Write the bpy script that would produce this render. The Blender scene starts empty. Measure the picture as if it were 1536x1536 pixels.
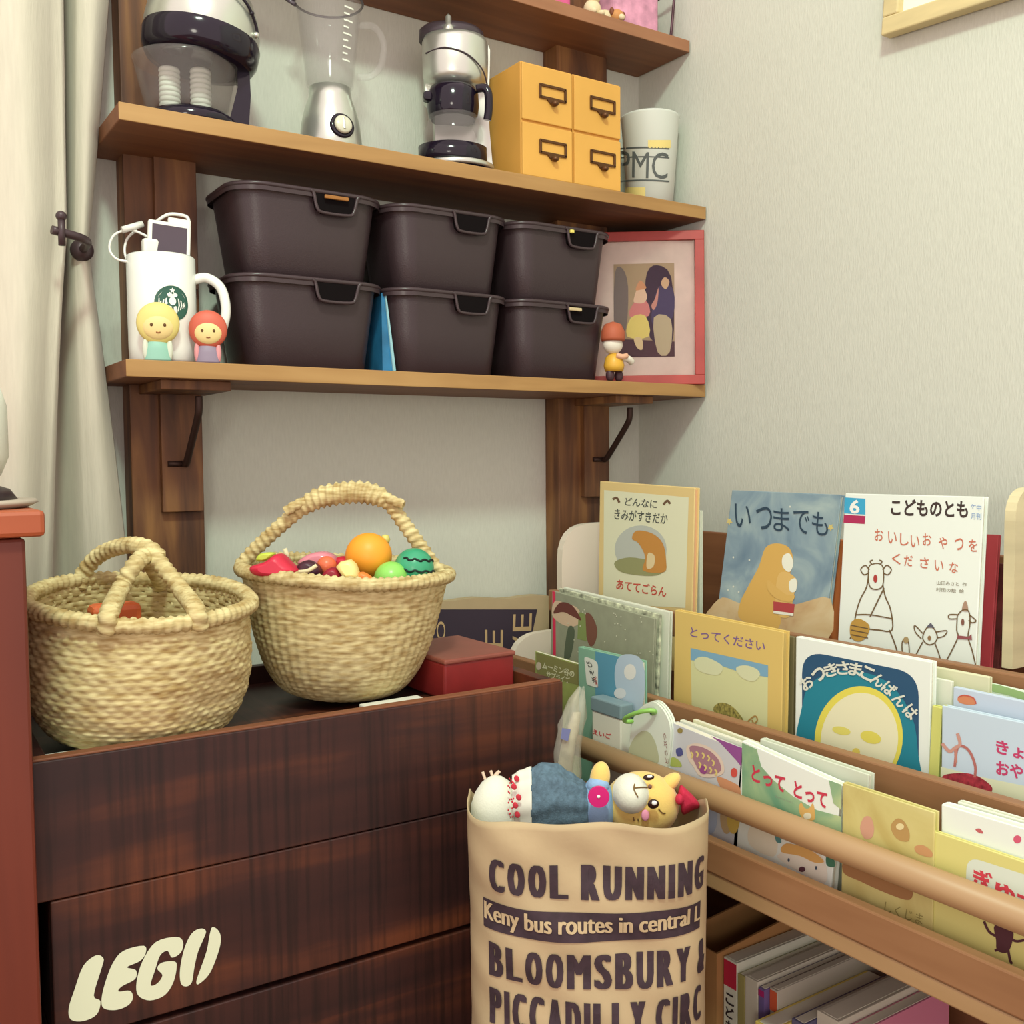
import bpy, bmesh, math, random
import numpy as np
from mathutils import Vector, Matrix
from math import sin, cos, pi, radians
random.seed(7)
SC = bpy.context.scene
COL = SC.collection

# ------------------------------------------------------------------ camera, world, lights, exposure
F, YAW, PITCH, ROLL = 1504.0, .5854, -.0551, -.0078
CAM = np.array([-1.2329, -1.4304, .85])
_f = np.array([sin(YAW)*cos(PITCH), cos(YAW)*cos(PITCH), sin(PITCH)])
_r = np.array([cos(YAW), -sin(YAW), 0.]); _u = np.cross(_r, _f)
RX, UX, FX = cos(ROLL)*_r+sin(ROLL)*_u, -sin(ROLL)*_r+cos(ROLL)*_u, _f
cd = bpy.data.cameras.new('camera'); co = bpy.data.objects.new('camera', cd); COL.objects.link(co)
co.matrix_world = Matrix(((RX[0], UX[0], -FX[0], CAM[0]), (RX[1], UX[1], -FX[1], CAM[1]), (RX[2], UX[2], -FX[2], CAM[2]), (0, 0, 0, 1)))
cd.sensor_width = 36; cd.lens = F/1536*36; cd.clip_start = .02
SC.camera = co
W = bpy.data.worlds.new('room_ambient'); SC.world = W; W.use_nodes = True
W.node_tree.nodes['Background'].inputs[0].default_value = (1, .80, .77, 1)
W.node_tree.nodes['Background'].inputs[1].default_value = 1.40
def area(name, loc, target, size, power, color):
    l = bpy.data.lights.new(name, 'AREA'); l.shape = 'DISK'; l.size = size; l.energy = power; l.color = color
    o = bpy.data.objects.new(name, l); COL.objects.link(o); o.location = loc
    o.rotation_euler = (Vector(target)-Vector(loc)).to_track_quat('-Z', 'Y').to_euler(); return o
area('ceiling_lamp_light', (-1.35, -1.62, 2.55), (-.9, -1.0, 0), .3, 36, (.80, 1, .80))
area('added_fill_light', (-2.3, -2.6, 1.05), (-.5, -.4, .6), .5, 9, (1, .95, .8))  # unseen fill light, added to soften shelf shadows and brighten the lower magazines
SC.view_settings.view_transform = 'Standard'; SC.view_settings.look = 'None'
SC.view_settings.exposure = 0.0; SC.view_settings.gamma = 1.0; SC.view_settings.use_curve_mapping = False

# ------------------------------------------------------------------ pixel -> point helpers (photo read as 1536 x 1536)
def ray(px, py): return FX+(px-768)/F*RX-(py-768)/F*UX
def atX(px, py, x): d = ray(px, py); return Vector(CAM+d*(x-CAM[0])/d[0])
def atY(px, py, y): d = ray(px, py); return Vector(CAM+d*(y-CAM[1])/d[1])
def atZ(px, py, z): d = ray(px, py); return Vector(CAM+d*(z-CAM[2])/d[2])
def atD(px, py, t): return Vector(CAM+ray(px, py)*t)
def atP(px, py, o, n):
    d = ray(px, py); n = np.asarray(n); return Vector(CAM+d*((np.asarray(o)-CAM)@n)/(d@n))

# ------------------------------------------------------------------ materials
def lin(c):
    return tuple(((v/255)/12.92 if v/255 <= .04045 else ((v/255+.055)/1.055)**2.4) for v in c)+(1,)
MATS = {}
def mat(name, rgb, rough=.55, metal=0., noise=None, bump=None, trans=0., alpha=1., ior=1.45, spec=.5, sheen=0.):
    """noise=(scale, amount, stretch xyz); bump=(scale, strength, stretch)"""
    if name in MATS: return MATS[name]
    m = bpy.data.materials.new(name); m.use_nodes = True; nt = m.node_tree; b = nt.nodes['Principled BSDF']
    b.inputs['Base Color'].default_value = lin(rgb); b.inputs['Roughness'].default_value = rough
    b.inputs['Metallic'].default_value = metal; b.inputs['Transmission Weight'].default_value = trans
    b.inputs['Alpha'].default_value = alpha; b.inputs['IOR'].default_value = ior; b.inputs['Specular IOR Level'].default_value = spec
    b.inputs['Sheen Weight'].default_value = sheen
    if noise or bump:
        tc = nt.nodes.new('ShaderNodeTexCoord')
    def nz(sc, st):
        mp = nt.nodes.new('ShaderNodeMapping'); mp.inputs['Scale'].default_value = st
        nt.links.new(tc.outputs['Object'], mp.inputs[0]); n = nt.nodes.new('ShaderNodeTexNoise')
        n.inputs['Scale'].default_value = sc; n.inputs['Detail'].default_value = 5
        nt.links.new(mp.outputs[0], n.inputs[0]); return n
    if noise:
        n = nz(noise[0], noise[2] if len(noise) > 2 else (1, 1, 1))
        cr = nt.nodes.new('ShaderNodeValToRGB'); a = noise[1]
        cr.color_ramp.elements[0].position = .3; cr.color_ramp.elements[1].position = .7
        cr.color_ramp.elements[0].color = lin(tuple(max(0, v*(1-a)) for v in rgb))
        cr.color_ramp.elements[1].color = lin(tuple(min(255, v*(1+a)) for v in rgb))
        nt.links.new(n.outputs[0], cr.inputs[0]); nt.links.new(cr.outputs[0], b.inputs['Base Color'])
    if bump:
        n = nz(bump[0], bump[2] if len(bump) > 2 else (1, 1, 1)); bp = nt.nodes.new('ShaderNodeBump')
        bp.inputs['Strength'].default_value = bump[1]; bp.inputs['Distance'].default_value = .002
        nt.links.new(n.outputs[0], bp.inputs['Height']); nt.links.new(bp.outputs[0], b.inputs['Normal'])
    MATS[name] = m; return m
def wood(name, dark, mid, light, axis=0, scale=6., rough=.6, streak=None, ramp=(.3, .5, .72)):
    if name in MATS: return MATS[name]
    m = bpy.data.materials.new(name); m.use_nodes = True; nt = m.node_tree; b = nt.nodes['Principled BSDF']
    b.inputs['Roughness'].default_value = rough
    tc = nt.nodes.new('ShaderNodeTexCoord'); mp = nt.nodes.new('ShaderNodeMapping')
    s = [8., 8., 8.]; s[axis] = .7; mp.inputs['Scale'].default_value = s
    nt.links.new(tc.outputs['Object'], mp.inputs[0])
    n = nt.nodes.new('ShaderNodeTexNoise'); n.inputs['Scale'].default_value = scale; n.inputs['Detail'].default_value = 6
    n.inputs['Distortion'].default_value = .6; nt.links.new(mp.outputs[0], n.inputs[0])
    n2 = nt.nodes.new('ShaderNodeTexNoise'); n2.inputs['Scale'].default_value = 4.; n2.inputs['Detail'].default_value = 3
    nt.links.new(tc.outputs['Object'], n2.inputs[0])
    mx = nt.nodes.new('ShaderNodeMath'); mx.operation = 'MULTIPLY_ADD'; mx.inputs[1].default_value = .6
    mul = nt.nodes.new('ShaderNodeMath'); mul.operation = 'MULTIPLY'; mul.inputs[1].default_value = .4
    nt.links.new(n2.outputs[0], mul.inputs[0]); nt.links.new(n.outputs[0], mx.inputs[0]); nt.links.new(mul.outputs[0], mx.inputs[2])
    cr = nt.nodes.new('ShaderNodeValToRGB'); e = cr.color_ramp.elements
    e[0].position = ramp[0]; e[0].color = lin(dark); e[1].position = ramp[2]; e[1].color = lin(light)
    k = e.new(ramp[1]); k.color = lin(mid)
    nt.links.new(mx.outputs[0], cr.inputs[0]); src = cr.outputs[0]
    if streak is not None:                       # fine saw marks across the grain
        wv = nt.nodes.new('ShaderNodeMapping'); ss = [1., 1., 1.]; ss[streak] = 90.; ss[2] = 3.; wv.inputs['Scale'].default_value = ss
        nt.links.new(tc.outputs['Object'], wv.inputs[0]); wn = nt.nodes.new('ShaderNodeTexNoise'); wn.inputs['Scale'].default_value = 1.6
        wn.inputs['Detail'].default_value = 2; nt.links.new(wv.outputs[0], wn.inputs[0])
        r2 = nt.nodes.new('ShaderNodeValToRGB'); r2.color_ramp.elements[0].position = .33; r2.color_ramp.elements[1].position = .55
        r2.color_ramp.elements[0].color = (.35, .35, .35, 1); r2.color_ramp.elements[1].color = (1, 1, 1, 1)
        nt.links.new(wn.outputs[0], r2.inputs[0]); mm = nt.nodes.new('ShaderNodeMix'); mm.data_type = 'RGBA'; mm.blend_type = 'MULTIPLY'
        mm.inputs[0].default_value = .8; nt.links.new(src, mm.inputs[6]); nt.links.new(r2.outputs[0], mm.inputs[7]); src = mm.outputs[2]
    nt.links.new(src, b.inputs['Base Color'])
    bp = nt.nodes.new('ShaderNodeBump'); bp.inputs['Strength'].default_value = .25; bp.inputs['Distance'].default_value = .001
    nt.links.new(n.outputs[0], bp.inputs['Height']); nt.links.new(bp.outputs[0], b.inputs['Normal'])
    MATS[name] = m; return m
def ink(*rgb): return mat('ink_%d_%d_%d' % rgb, rgb, .6, spec=.3)

# ------------------------------------------------------------------ mesh builder
_TXT = {}
def text_mesh(s, bold):
    if (s, bold) in _TXT: return _TXT[(s, bold)]
    cu = bpy.data.curves.new('lettering', 'FONT'); cu.body = s; cu.offset = bold; cu.resolution_u = 3
    ob = bpy.data.objects.new('lettering', cu); COL.objects.link(ob)
    dg = bpy.context.evaluated_depsgraph_get(); me = bpy.data.meshes.new_from_object(ob.evaluated_get(dg))
    v = [(a.co.x, a.co.y) for a in me.vertices]; p = [tuple(q.vertices) for q in me.polygons]
    bpy.data.objects.remove(ob); bpy.data.curves.remove(cu); bpy.data.meshes.remove(me)
    x0, x1 = min(a[0] for a in v), max(a[0] for a in v); y0, y1 = min(a[1] for a in v), max(a[1] for a in v)
    v = [((a-x0)/(x1-x0), (b-y0)/(y1-y0)) for a, b in v]
    _TXT[(s, bold)] = (v, p, (x1-x0)/(y1-y0)); return _TXT[(s, bold)]
def catmull(pts, n=6, closed=False):
    P = [Vector(p) for p in pts]; N = len(P); out = []
    for i in range(N if closed else N-1):
        g = (lambda k: P[k % N]) if closed else (lambda k: P[max(0, min(N-1, k))])
        a, b, c, d = g(i-1), g(i), g(i+1), g(i+2)
        for j in range(n):
            t = j/n
            out.append(.5*((2*b)+(c-a)*t+(2*a-5*b+4*c-d)*t*t+(3*b-a-3*c+d)*t**3))
    if not closed: out.append(P[-1].copy())
    return out
class MB:
    def __init__(s): s.bm = bmesh.new(); s.ms = []
    def mi(s, m):
        if m not in s.ms: s.ms.append(m)
        return s.ms.index(m)
    def face(s, vs, m, smooth=False):
        try: f = s.bm.faces.new(vs)
        except ValueError: return
        f.material_index = s.mi(m); f.smooth = smooth; return f
    def poly(s, pts, m): return s.face([s.bm.verts.new(p) for p in pts], m)
    def box(s, c, d, m, M=None, bev=.0015, seg=2):
        t = bmesh.new(); bmesh.ops.create_cube(t, size=1)
        bmesh.ops.scale(t, vec=d, verts=t.verts)
        if bev: bmesh.ops.bevel(t, geom=t.edges[:], offset=min(bev, min(d)*.45), segments=seg, profile=.5, affect='EDGES')
        T = Matrix.Translation(c) if M is None else M @ Matrix.Translation(c)
        s.merge(t, m, T); return s
    def merge(s, t, m, T, smooth=False):
        vm = {v: s.bm.verts.new(T @ v.co) for v in t.verts}
        for f in t.faces: s.face([vm[v] for v in f.verts], m, smooth)
        t.free()
    def rings(s, rings, m, closed_u=True, cap0=False, cap1=False, smooth=True):
        vs = [[s.bm.verts.new(p) for p in r] for r in rings]
        for a, b in zip(vs, vs[1:]):
            n = len(a)
            for i in range(n if closed_u else n-1):
                j = (i+1) % n
                s.face([a[i], a[j], b[j], b[i]], m, smooth)
        if cap0: s.face(vs[0][::-1], m)
        if cap1: s.face(vs[-1], m)
        return s
    def lathe(s, prof, c, m, seg=40, M=None, cap0=True, cap1=True, sx=1, sy=1):
        R = []
        for r, z in prof:
            ring = [Vector((c[0]+r*sx*cos(2*pi*i/seg), c[1]+r*sy*sin(2*pi*i/seg), c[2]+z)) for i in range(seg)]
            R.append([M @ p for p in ring] if M else ring)
        return s.rings(R, m, cap0=cap0, cap1=cap1)
    def ell(s, c, rad, m, M=None, seg=24, nr=14):
        T = Matrix.Translation(c) @ M.to_4x4() if M is not None else Matrix.Translation(c)
        t = bmesh.new(); bmesh.ops.create_uvsphere(t, u_segments=seg, v_segments=nr, radius=1)
        bmesh.ops.scale(t, vec=rad, verts=t.verts); s.merge(t, m, T, True); return s
    def tube(s, pts, r, m, seg=10, ripple=0, pitch=.01, closed=False, cap=True):
        P = [Vector(p) for p in pts]; N = len(P); R = []; up = Vector((0, 0, 1)); L = 0; prev = None
        for i, p in enumerate(P):
            a = P[(i-1) % N] if (closed or i) else p; b = P[(i+1) % N] if (closed or i < N-1) else p
            t = (b-a).normalized()
            if prev is None:
                x = t.cross(up) if abs(t.z) < .95 else t.cross(Vector((1, 0, 0))); x.normalize()
            else: x = (prev-t*prev.dot(t)).normalized()
            prev = x; y = t.cross(x)
            if i: L += (p-P[i-1]).length
            rr = r(i/(N-1)) if callable(r) else r
            R.append([p+(x*cos(q)+y*sin(q))*rr*(1+(ripple*sin(2*pi*L/pitch+q) if ripple else 0)) for q in [2*pi*k/seg for k in range(seg)]])
        if closed: R.append(R[0]) if False else None
        s.rings(R+([[v.copy() for v in R[0]]] if closed else []), m, cap0=cap and not closed, cap1=cap and not closed); return s
    def cyl(s, a, b, r, m, seg=20, r2=None):
        a, b = Vector(a), Vector(b); return s.tube([a, b], (lambda t: r+(r2-r)*t) if r2 is not None else r, m, seg)
    def prism(s, pts, off, m, smooth=False):
        A = [s.bm.verts.new(Vector(p)) for p in pts]; B = [s.bm.verts.new(Vector(p)+Vector(off)) for p in pts]; n = len(A)
        s.face(A[::-1], m); s.face(B, m)
        for i in range(n): s.face([A[i], A[(i+1) % n], B[(i+1) % n], B[i]], m, smooth)
        return s
    def grid(s, fn, nu, nv, m, smooth=True):
        V = [[s.bm.verts.new(fn(i/nu, j/nv)) for i in range(nu+1)] for j in range(nv+1)]
        for j in range(nv):
            for i in range(nu): s.face([V[j][i], V[j][i+1], V[j+1][i+1], V[j+1][i]], m, smooth)
        return s
    def text(s, txt, fn, m, bold=0., sub=0):
        v, p, _ = text_mesh(txt, bold)
        for _k in range(sub):
            v = list(v); mid = {}; q2 = []
            def mp(i, j):
                k = (min(i, j), max(i, j))
                if k not in mid: mid[k] = len(v); v.append(((v[i][0]+v[j][0])/2, (v[i][1]+v[j][1])/2))
                return mid[k]
            for f in p:
                for n in range(1, len(f)-1):
                    a, c, d = f[0], f[n], f[n+1]; x, y, z = mp(a, c), mp(c, d), mp(d, a)
                    q2 += [(a, x, z), (x, c, y), (z, y, d), (x, y, z)]
            p = q2
        V = [s.bm.verts.new(fn(a, b)) for a, b in v]
        for q in p: s.face([V[i] for i in q], m)
        return s
    def build(s, name, parent=None, recalc=True):
        if recalc: bmesh.ops.recalc_face_normals(s.bm, faces=s.bm.faces[:])
        base = Vector((0, 0, 0)); q = parent
        while q is not None: base += q.location; q = q.parent
        me = bpy.data.meshes.new(name)
        for v in s.bm.verts: v.co -= base
        s.bm.to_mesh(me); s.bm.free()
        for m in s.ms: me.materials.append(m)
        o = bpy.data.objects.new(name, me); COL.objects.link(o); o.parent = parent; return o
def tag(o, label, cat, group=None):
    o['label'] = label; o['category'] = cat
    if group: o['group'] = group
    return o
def thing(name, label, cat, loc=(0, 0, 0), group=None):
    o = bpy.data.objects.new(name, None); COL.objects.link(o); o.location = loc; o.empty_display_size = .02
    return tag(o, label, cat, group)
def structure(o): o['kind'] = 'structure'; return o
def copy_tree(o, parent=None):
    c = o.copy(); COL.objects.link(c); c.parent = parent
    for ch in list(o.children): copy_tree(ch, c)
    return c

# ------------------------------------------------------------------ setting
M_wall = mat('wallpaper', (206, 210, 198), .8, noise=(1.0, .015, (300, 300, 60)), bump=(1.0, .35, (400, 400, 90)), spec=.2)
M_floor = wood('floor_boards', (104, 70, 46), (128, 88, 58), (150, 106, 72), axis=1)
b = MB(); b.box((-1.1, .05, 1.2), (3.4, .1, 2.4), M_wall, bev=0); structure(b.build('wall_back'))
b = MB(); b.box((.05, -1.25, 1.2), (.1, 2.5, 2.4), M_wall, bev=0); structure(b.build('wall_right'))
b = MB(); b.box((-1.35, -1.2, -.02), (2.9, 2.6, .04), M_floor, bev=0); structure(b.build('floor'))

# ------------------------------------------------------------------ wall shelf
M_edge = wood('shelf_edge', (140, 104, 58), (166, 128, 76), (184, 148, 94), axis=0, scale=5)
M_board = wood('shelf_board_wood', (96, 56, 34), (118, 74, 46), (140, 92, 58), axis=0, scale=5)
M_top = wood('shelf_top_wood', (128, 86, 58), (152, 106, 74), (168, 122, 88), axis=0, scale=5)
M_post = wood('post_wood', (62, 36, 24), (104, 66, 38), (148, 104, 58), axis=2, scale=5, ramp=(.36, .5, .66))
M_brk = mat('bracket_iron', (62, 44, 38), .55, .5)
sh = thing('wall_shelf', 'stained plank wall shelf with three boards on two posts in the corner', 'shelf', (-.47, 0, .97))
for x0, x1 in ((-.917, -.822), (-.214, -.106)):
    b = MB(); b.box(((x0+x1)/2, -.02, 1.0), (x1-x0, .04, 2.0), M_post); p = b.build('post', sh); p['label'] = 'brown upright post'
for (z0, z1, d) in ((.949, .97, .1766), (1.249, 1.27, .1766), (1.539, 1.559, .1363)):
    b = MB(); xe = -.003
    x0 = -.951 if z0 < 1.5 else -.93
    b.box(((x0+xe)/2, -d/2, (z0+z1)/2), (xe-x0, d-.001, z1-z0), M_board)
    b.box(((x0+xe)/2, -d+.0005, (z0+z1)/2), (xe-x0, .0022, z1-z0-.0005), M_edge if z0 < 1.5 else M_top, bev=.0008)
    b.build('shelf_board', sh)
for xc, xr, zt in ((-.865, -.84, .949), (-.152, -.125, .949), (-.865, -.84, 1.249)):
    br = MB(); w = .05
    br.box((xc+.012, -.046, zt-.085), (.055, .012, .17), M_post, bev=.001)
    o = br.build('bracket_block', sh); o['label'] = 'wooden bracket back plate'
    d = .15 if zt < 1.5 else .115
    if zt > 1.2:
        continue
    cl = MB(); cl.box((xc+.004 if xc < -.5 else xc+.012, -.04-d/2+.02, zt-.006), (.088 if xc < -.5 else .08, d-.035, .012), M_post, bev=.001); cl.build('cleat', sh)
    i = MB(); xs = xc+(.014 if xc < -.5 else .024)
    i.tube(catmull([(xs, -.055, zt-.105), (xs, -.062, zt-.104), (xs, -.072, zt-.095), (xs, -.115 if d > .12 else -.09, zt-.05), (xs, -.125 if d > .12 else -.098, zt-.035), (xs, -.126 if d > .12 else -.099, zt-.018)], 5), .005, M_brk, 8)
    i.tube([(xs, -.053, zt-.105), (xs-.022, -.053, zt-.105)], .004, M_brk, 8)
    o = i.build('bracket_rod', sh); o['label'] = 'dark iron hook of the bracket'

# ------------------------------------------------------------------ curtain and holdback
M_cur = mat('curtain_linen', (200, 196, 180), .85, noise=(1, .02, (200, 200, 20)), bump=(1, .2, (500, 500, 60)), spec=.1, sheen=.2)
def tie(z, top, mid, bot):            # horizontal position of a fold line from floor to rail
    zt = 1.112
    if z >= zt: t = min(1, (z-zt)/(1.46-zt)); return mid+(top-mid)*t**.9
    t = min(1.6, (zt-z)/(zt-.69)); return mid+(bot-mid)*t**.8
def curtain(u, v):
    z = .02+2.2*v
    xl = -1.62
    e = [tie(z, -1.002, -1.006, -1.040), tie(z, -.986, -.996, -1.018), tie(z, -.974, -.988, -.982), tie(z, -.930, -.968, -.928)]
    sq = min(1, abs(z-1.112)/.25)
    if u < .62:
        t = u/.62; x = xl+(e[0]-xl)*t
        y = -.147-.010*sin(t*21+.4)*(.5+.5*sq)-.006*sin(t*47+z*2)
        if t > .93: y += .03*((t-.93)/.07)**2
    elif u < .74:
        t = (u-.62)/.12; x = e[0]+(e[1]-e[0])*t+.004*sin(pi*t); y = -.125+.09*(t*t*(3-2*t))
    elif u < .82:
        t = (u-.74)/.08; x = e[1]+(e[2]-e[1])*t; y = -.035-.055*(t*t*(3-2*t))
    else:
        t = (u-.82)/.18; x = e[2]+(e[3]-e[2])*t; y = -.09-.012*sin(pi*t)+.028*t*t
    return Vector((x, y, z))
b = MB(); b.grid(curtain, 150, 60, M_cur)
cu = b.build('curtain', recalc=False); tag(cu, 'cream linen curtain gathered beside the wall shelf', 'curtain')
sm = cu.modifiers.new('thickness', 'SOLIDIFY'); sm.thickness = .0015
M_hold = mat('holdback_metal', (70, 56, 60), .4, .3)
hb = thing('curtain_holdback', 'dark metal holdback peg pinning the cream curtain', 'curtain hook', (-.982, 0, 1.11))
b = MB(); b.lathe([(.004, 0), (.010, .002), (.0135, .008), (.0135, .014), (.008, .020), (.003, .022)], (0, 0, 0), M_hold, 24, Matrix.Translation((-.981, -.085, 1.108)) @ Matrix.Rotation(pi/2, 4, 'X'))
b.build('knob', hb)
b = MB(); b.tube(catmull([(-.981, 0, 1.108), (-.981, -.1, 1.108), (-.99, -.165, 1.107), (-1.028, -.178, 1.112)], 6), .005, M_hold, 10); b.build('stem', hb)
b = MB(); b.tube([(-1.018, -.18, 1.095), (-1.018, -.18, 1.126)], .004, M_hold, 10); b.ell((-1.018, -.18, 1.128), (.006, .006, .006), M_hold); b.build('cross_bar', hb)

# ------------------------------------------------------------------ cabinet at the edge with white diffuser
M_cab = wood('red_brown_wood', (92, 36, 22), (104, 42, 26), (114, 48, 30), axis=2, scale=3, rough=.5)
M_cab2 = wood('red_brown_top', (150, 72, 40), (164, 82, 48), (174, 90, 54), axis=0, scale=3, rough=.45)
cb = thing('side_cabinet', 'red-brown wooden cabinet cut by the picture edge beside the crate', 'cabinet', (-1.4, -.33, 0))
b = MB(); b.box((-1.39, -.345, .392), (.562, .31, .785), M_cab, bev=.003); b.build('cabinet_body', cb)
b = MB(); b.box((-1.382, -.347, .797), (.575, .326, .0225), M_cab2, bev=.004); b.build('cabinet_top', cb)
M_wh = mat('white_plastic', (222, 228, 214), .35)
M_dk = mat('dark_plastic', (52, 40, 44), .35)
df = thing('white_diffuser', 'rounded white appliance on a dark foot standing on the red-brown cabinet', 'appliance', (-1.165, -.42, .8085))
b = MB(); b.lathe([(.03, .022), (.048, .028), (.055, .045), (.055, .09), (.05, .106), (.03, .115), (.001, .117)], (-1.165, -.42, .8085), M_wh); b.build('housing', df)
b = MB(); b.lathe([(.062, .006), (.055, .016), (.034, .0235), (.001, .024)], (-1.165, -.42, .8085), M_dk); b.build('foot', df)
b = MB(); b.lathe([(.07, 0), (.078, .004), (.076, .007), (.001, .007)], (-1.165, -.42, .8085), mat('grey_saucer', (176, 164, 150), .5)); b.build('base_plate', df)

# ------------------------------------------------------------------ crate
M_crate = wood('crate_wood', (40, 18, 18), (55, 26, 22), (112, 58, 30), axis=0, scale=1.6, rough=.5, streak=0, ramp=(.40, .50, .64))
M_crate2 = wood('crate_rim_wood', (96, 56, 36), (120, 72, 46), (140, 88, 56), axis=0, scale=3)
cr_ = thing('wooden_crate', 'dark stained slatted wooden crate with white stencilled letters', 'crate', (-.82, -.3, 0))
RC = Matrix.Translation((-.82, -.475, 0)) @ Matrix.Rotation(radians(-1.2), 4, 'Z')
xl, xr = -1.108+.82, -.533+.82
for z0, z1 in ((.4558, .583), (.322, .4545), (.19, .316), (.06, .184)):
    dx = 0 if z0 > .45 else .013
    b = MB(); b.box(((xl+dx+xr)/2, .008, (z0+z1)/2), (xr-xl-dx, .016, z1-z0), M_crate, RC, bev=.0012); b.build('front_slat', cr_)
    b = MB(); b.box(((xl+xr)/2, .30, (z0+z1)/2), (xr-xl, .014, z1-z0), M_crate, RC, bev=.001); b.build('back_slat', cr_)
    for xx in (xl+dx+.008, xr-.008):
        b = MB(); b.box((xx, .155, (z0+z1)/2), (.016, .275, z1-z0), M_crate, RC, bev=.001); b.build('side_slat', cr_)
b = MB(); b.box(((xl+xr)/2, .008, .584), (xr-xl-.004, .013, .0024), M_crate2, RC, bev=.0008); b.build('worn_top_edge', cr_)
b = MB(); b.box(((xl+xr)/2, .157, .553), (xr-xl-.034, .27, .016), M_crate, RC, bev=.001); b.build('inner_lid', cr_)
for xx in (xl+.03, xr-.03):
    b = MB(); b.box((xx, .025, .28), (.03, .018, .54), M_crate, RC, bev=.001); b.build('corner_post', cr_)
# stencilled letters, drawn on the second slat
no = np.array(RC @ Vector((0, -.0006, 0))); nn = np.array(RC.to_3x3() @ Vector((0, -1, 0)))
def c2(x, y): return atP(30+x*340/1536, 1360+y*176/795, no, nn)
M_paint = mat('stencil_paint', (216, 224, 196), .7)
def outline(mb, pts, fn, m, n=4):
    cc = catmull([(x, y, 0) for x, y in pts], n, True); mb.poly([fn(p.x, p.y) for p in cc], m)
b = MB()
outline(b, [(515, 330), (565, 350), (555, 410), (500, 600), (545, 640), (520, 730), (430, 775), (345, 765), (330, 690), (370, 560), (430, 400)], c2, M_paint)
outline(b, [(840, 265), (850, 320), (810, 370), (725, 410), (785, 430), (780, 490), (690, 540), (668, 575), (745, 570), (765, 620), (730, 670), (650, 700), (570, 690), (552, 640), (570, 540), (625, 390), (700, 300)], c2, M_paint)
outline(b, [(1060, 205), (1105, 240), (1090, 310), (1030, 345), (1000, 300), (950, 330), (915, 430), (885, 530), (930, 520), (965, 465), (930, 420), (960, 380), (1040, 370), (1062, 400), (1040, 510), (980, 600), (880, 635), (800, 600), (790, 510), (830, 370), (920, 240)], c2, M_paint)
outline(b, [(1225, 148), (1260, 165), (1245, 215), (1205, 310), (1180, 420), (1165, 510), (1130, 540), (1090, 520), (1085, 420), (1115, 280), (1165, 180)], c2, M_paint)
outline(b, [(1305, 138), (1350, 170), (1360, 240), (1330, 350), (1280, 460), (1210, 525), (1195, 505), (1220, 430), (1265, 300), (1285, 190)], c2, M_paint)
o = b.build('stencil_lettering', cr_); o['label'] = 'white painted stencil lettering'

# ------------------------------------------------------------------ baskets
def straw_mat():
    m = mat('seagrass', (206, 190, 138), .75, spec=.25); nt = m.node_tree; bs = nt.nodes['Principled BSDF']
    tc = nt.nodes.new('ShaderNodeTexCoord'); n = nt.nodes.new('ShaderNodeTexNoise'); n.inputs['Scale'].default_value = 160
    mp = nt.nodes.new('ShaderNodeMapping'); mp.inputs['Scale'].default_value = (.35, .35, 1.6)
    nt.links.new(tc.outputs['Object'], mp.inputs[0]); nt.links.new(mp.outputs[0], n.inputs[0])
    c = nt.nodes.new('ShaderNodeValToRGB'); c.color_ramp.elements[0].position = .3; c.color_ramp.elements[1].position = .68
    c.color_ramp.elements[0].color = lin((166, 142, 92)); c.color_ramp.elements[1].color = lin((216, 204, 154))
    nt.links.new(n.outputs[0], c.inputs[0]); nt.links.new(c.outputs[0], bs.inputs['Base Color']); return m
M_straw = straw_mat()
def profile(prof, t):
    k = t*(len(prof)-1); i = min(int(k), len(prof)-2); f = k-i
    p = catmull([(r, z, 0) for r, z in prof], 12); q = p[min(len(p)-1, int(round(t*(len(p)-1))))]; return q.x, q.y
def basket(name, label, c, prof, tilt, dent=None, ribs=False):
    T = Matrix.Translation(c) @ Matrix.Rotation(tilt[0], 4, 'X') @ Matrix.Rotation(tilt[1], 4, 'Y')
    th = thing(name, label, 'basket', c, 'seagrass baskets on the crate')
    b = MB(); NS, NR, SEG, RW = 44, 34, 336, 136; R = []
    pp = catmull([(r, z, 0) for r, z in prof], 16)
    for j in range(RW+1):
        k = j/RW*(len(pp)-1); i = min(int(k), len(pp)-2); q = pp[i].lerp(pp[i+1], k-i); ring = []
        row = j/RW*NR; ri = int(row); ph = row-ri
        for s in range(SEG):
            a = 2*pi*s/SEG
            w = .0016*abs(sin(pi*ph))**.7*(.55+.45*sin(a*NS+pi*ri))+.0006*sin(a*7+ri*1.7)+.0012*sin(a*3+j*.04)
            if ribs: w = .0011*(.5+.5*cos(a*56))+.0009*abs(sin(pi*ph))**.7*(.6+.4*sin(a*28+pi*ri))+.0008*sin(a*3+j*.04)
            r = q.x+w*(1 if q.x > .05 else .3)
            if dent: r -= dent(a, q.y)
            ring.append(T @ Vector((r*cos(a), r*sin(a), q.y)))
        R.append(ring)
    b.rings(R, M_straw, cap0=True); o = b.build('woven_body', th)
    mod = o.modifiers.new('wall', 'SOLIDIFY'); mod.thickness = .004; mod.offset = -1
    R0, H = prof[-1]
    b = MB(); b.tube([T @ Vector(((R0+.001)*cos(2*pi*i/300), (R0+.001)*sin(2*pi*i/300), H+.001*sin(i*.08))) for i in range(300)], .0078, M_straw, 12, .16, .0085, closed=True)
    b.build('rolled_rim', th)
    return th, T
def handle(th, name, pts, r, n=44):
    b = MB(); b.tube(catmull(pts, n), r, M_straw, 12, .11, .0085); return b.build(name, th)
bl_c = (-.988, -.346, .569)
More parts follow.
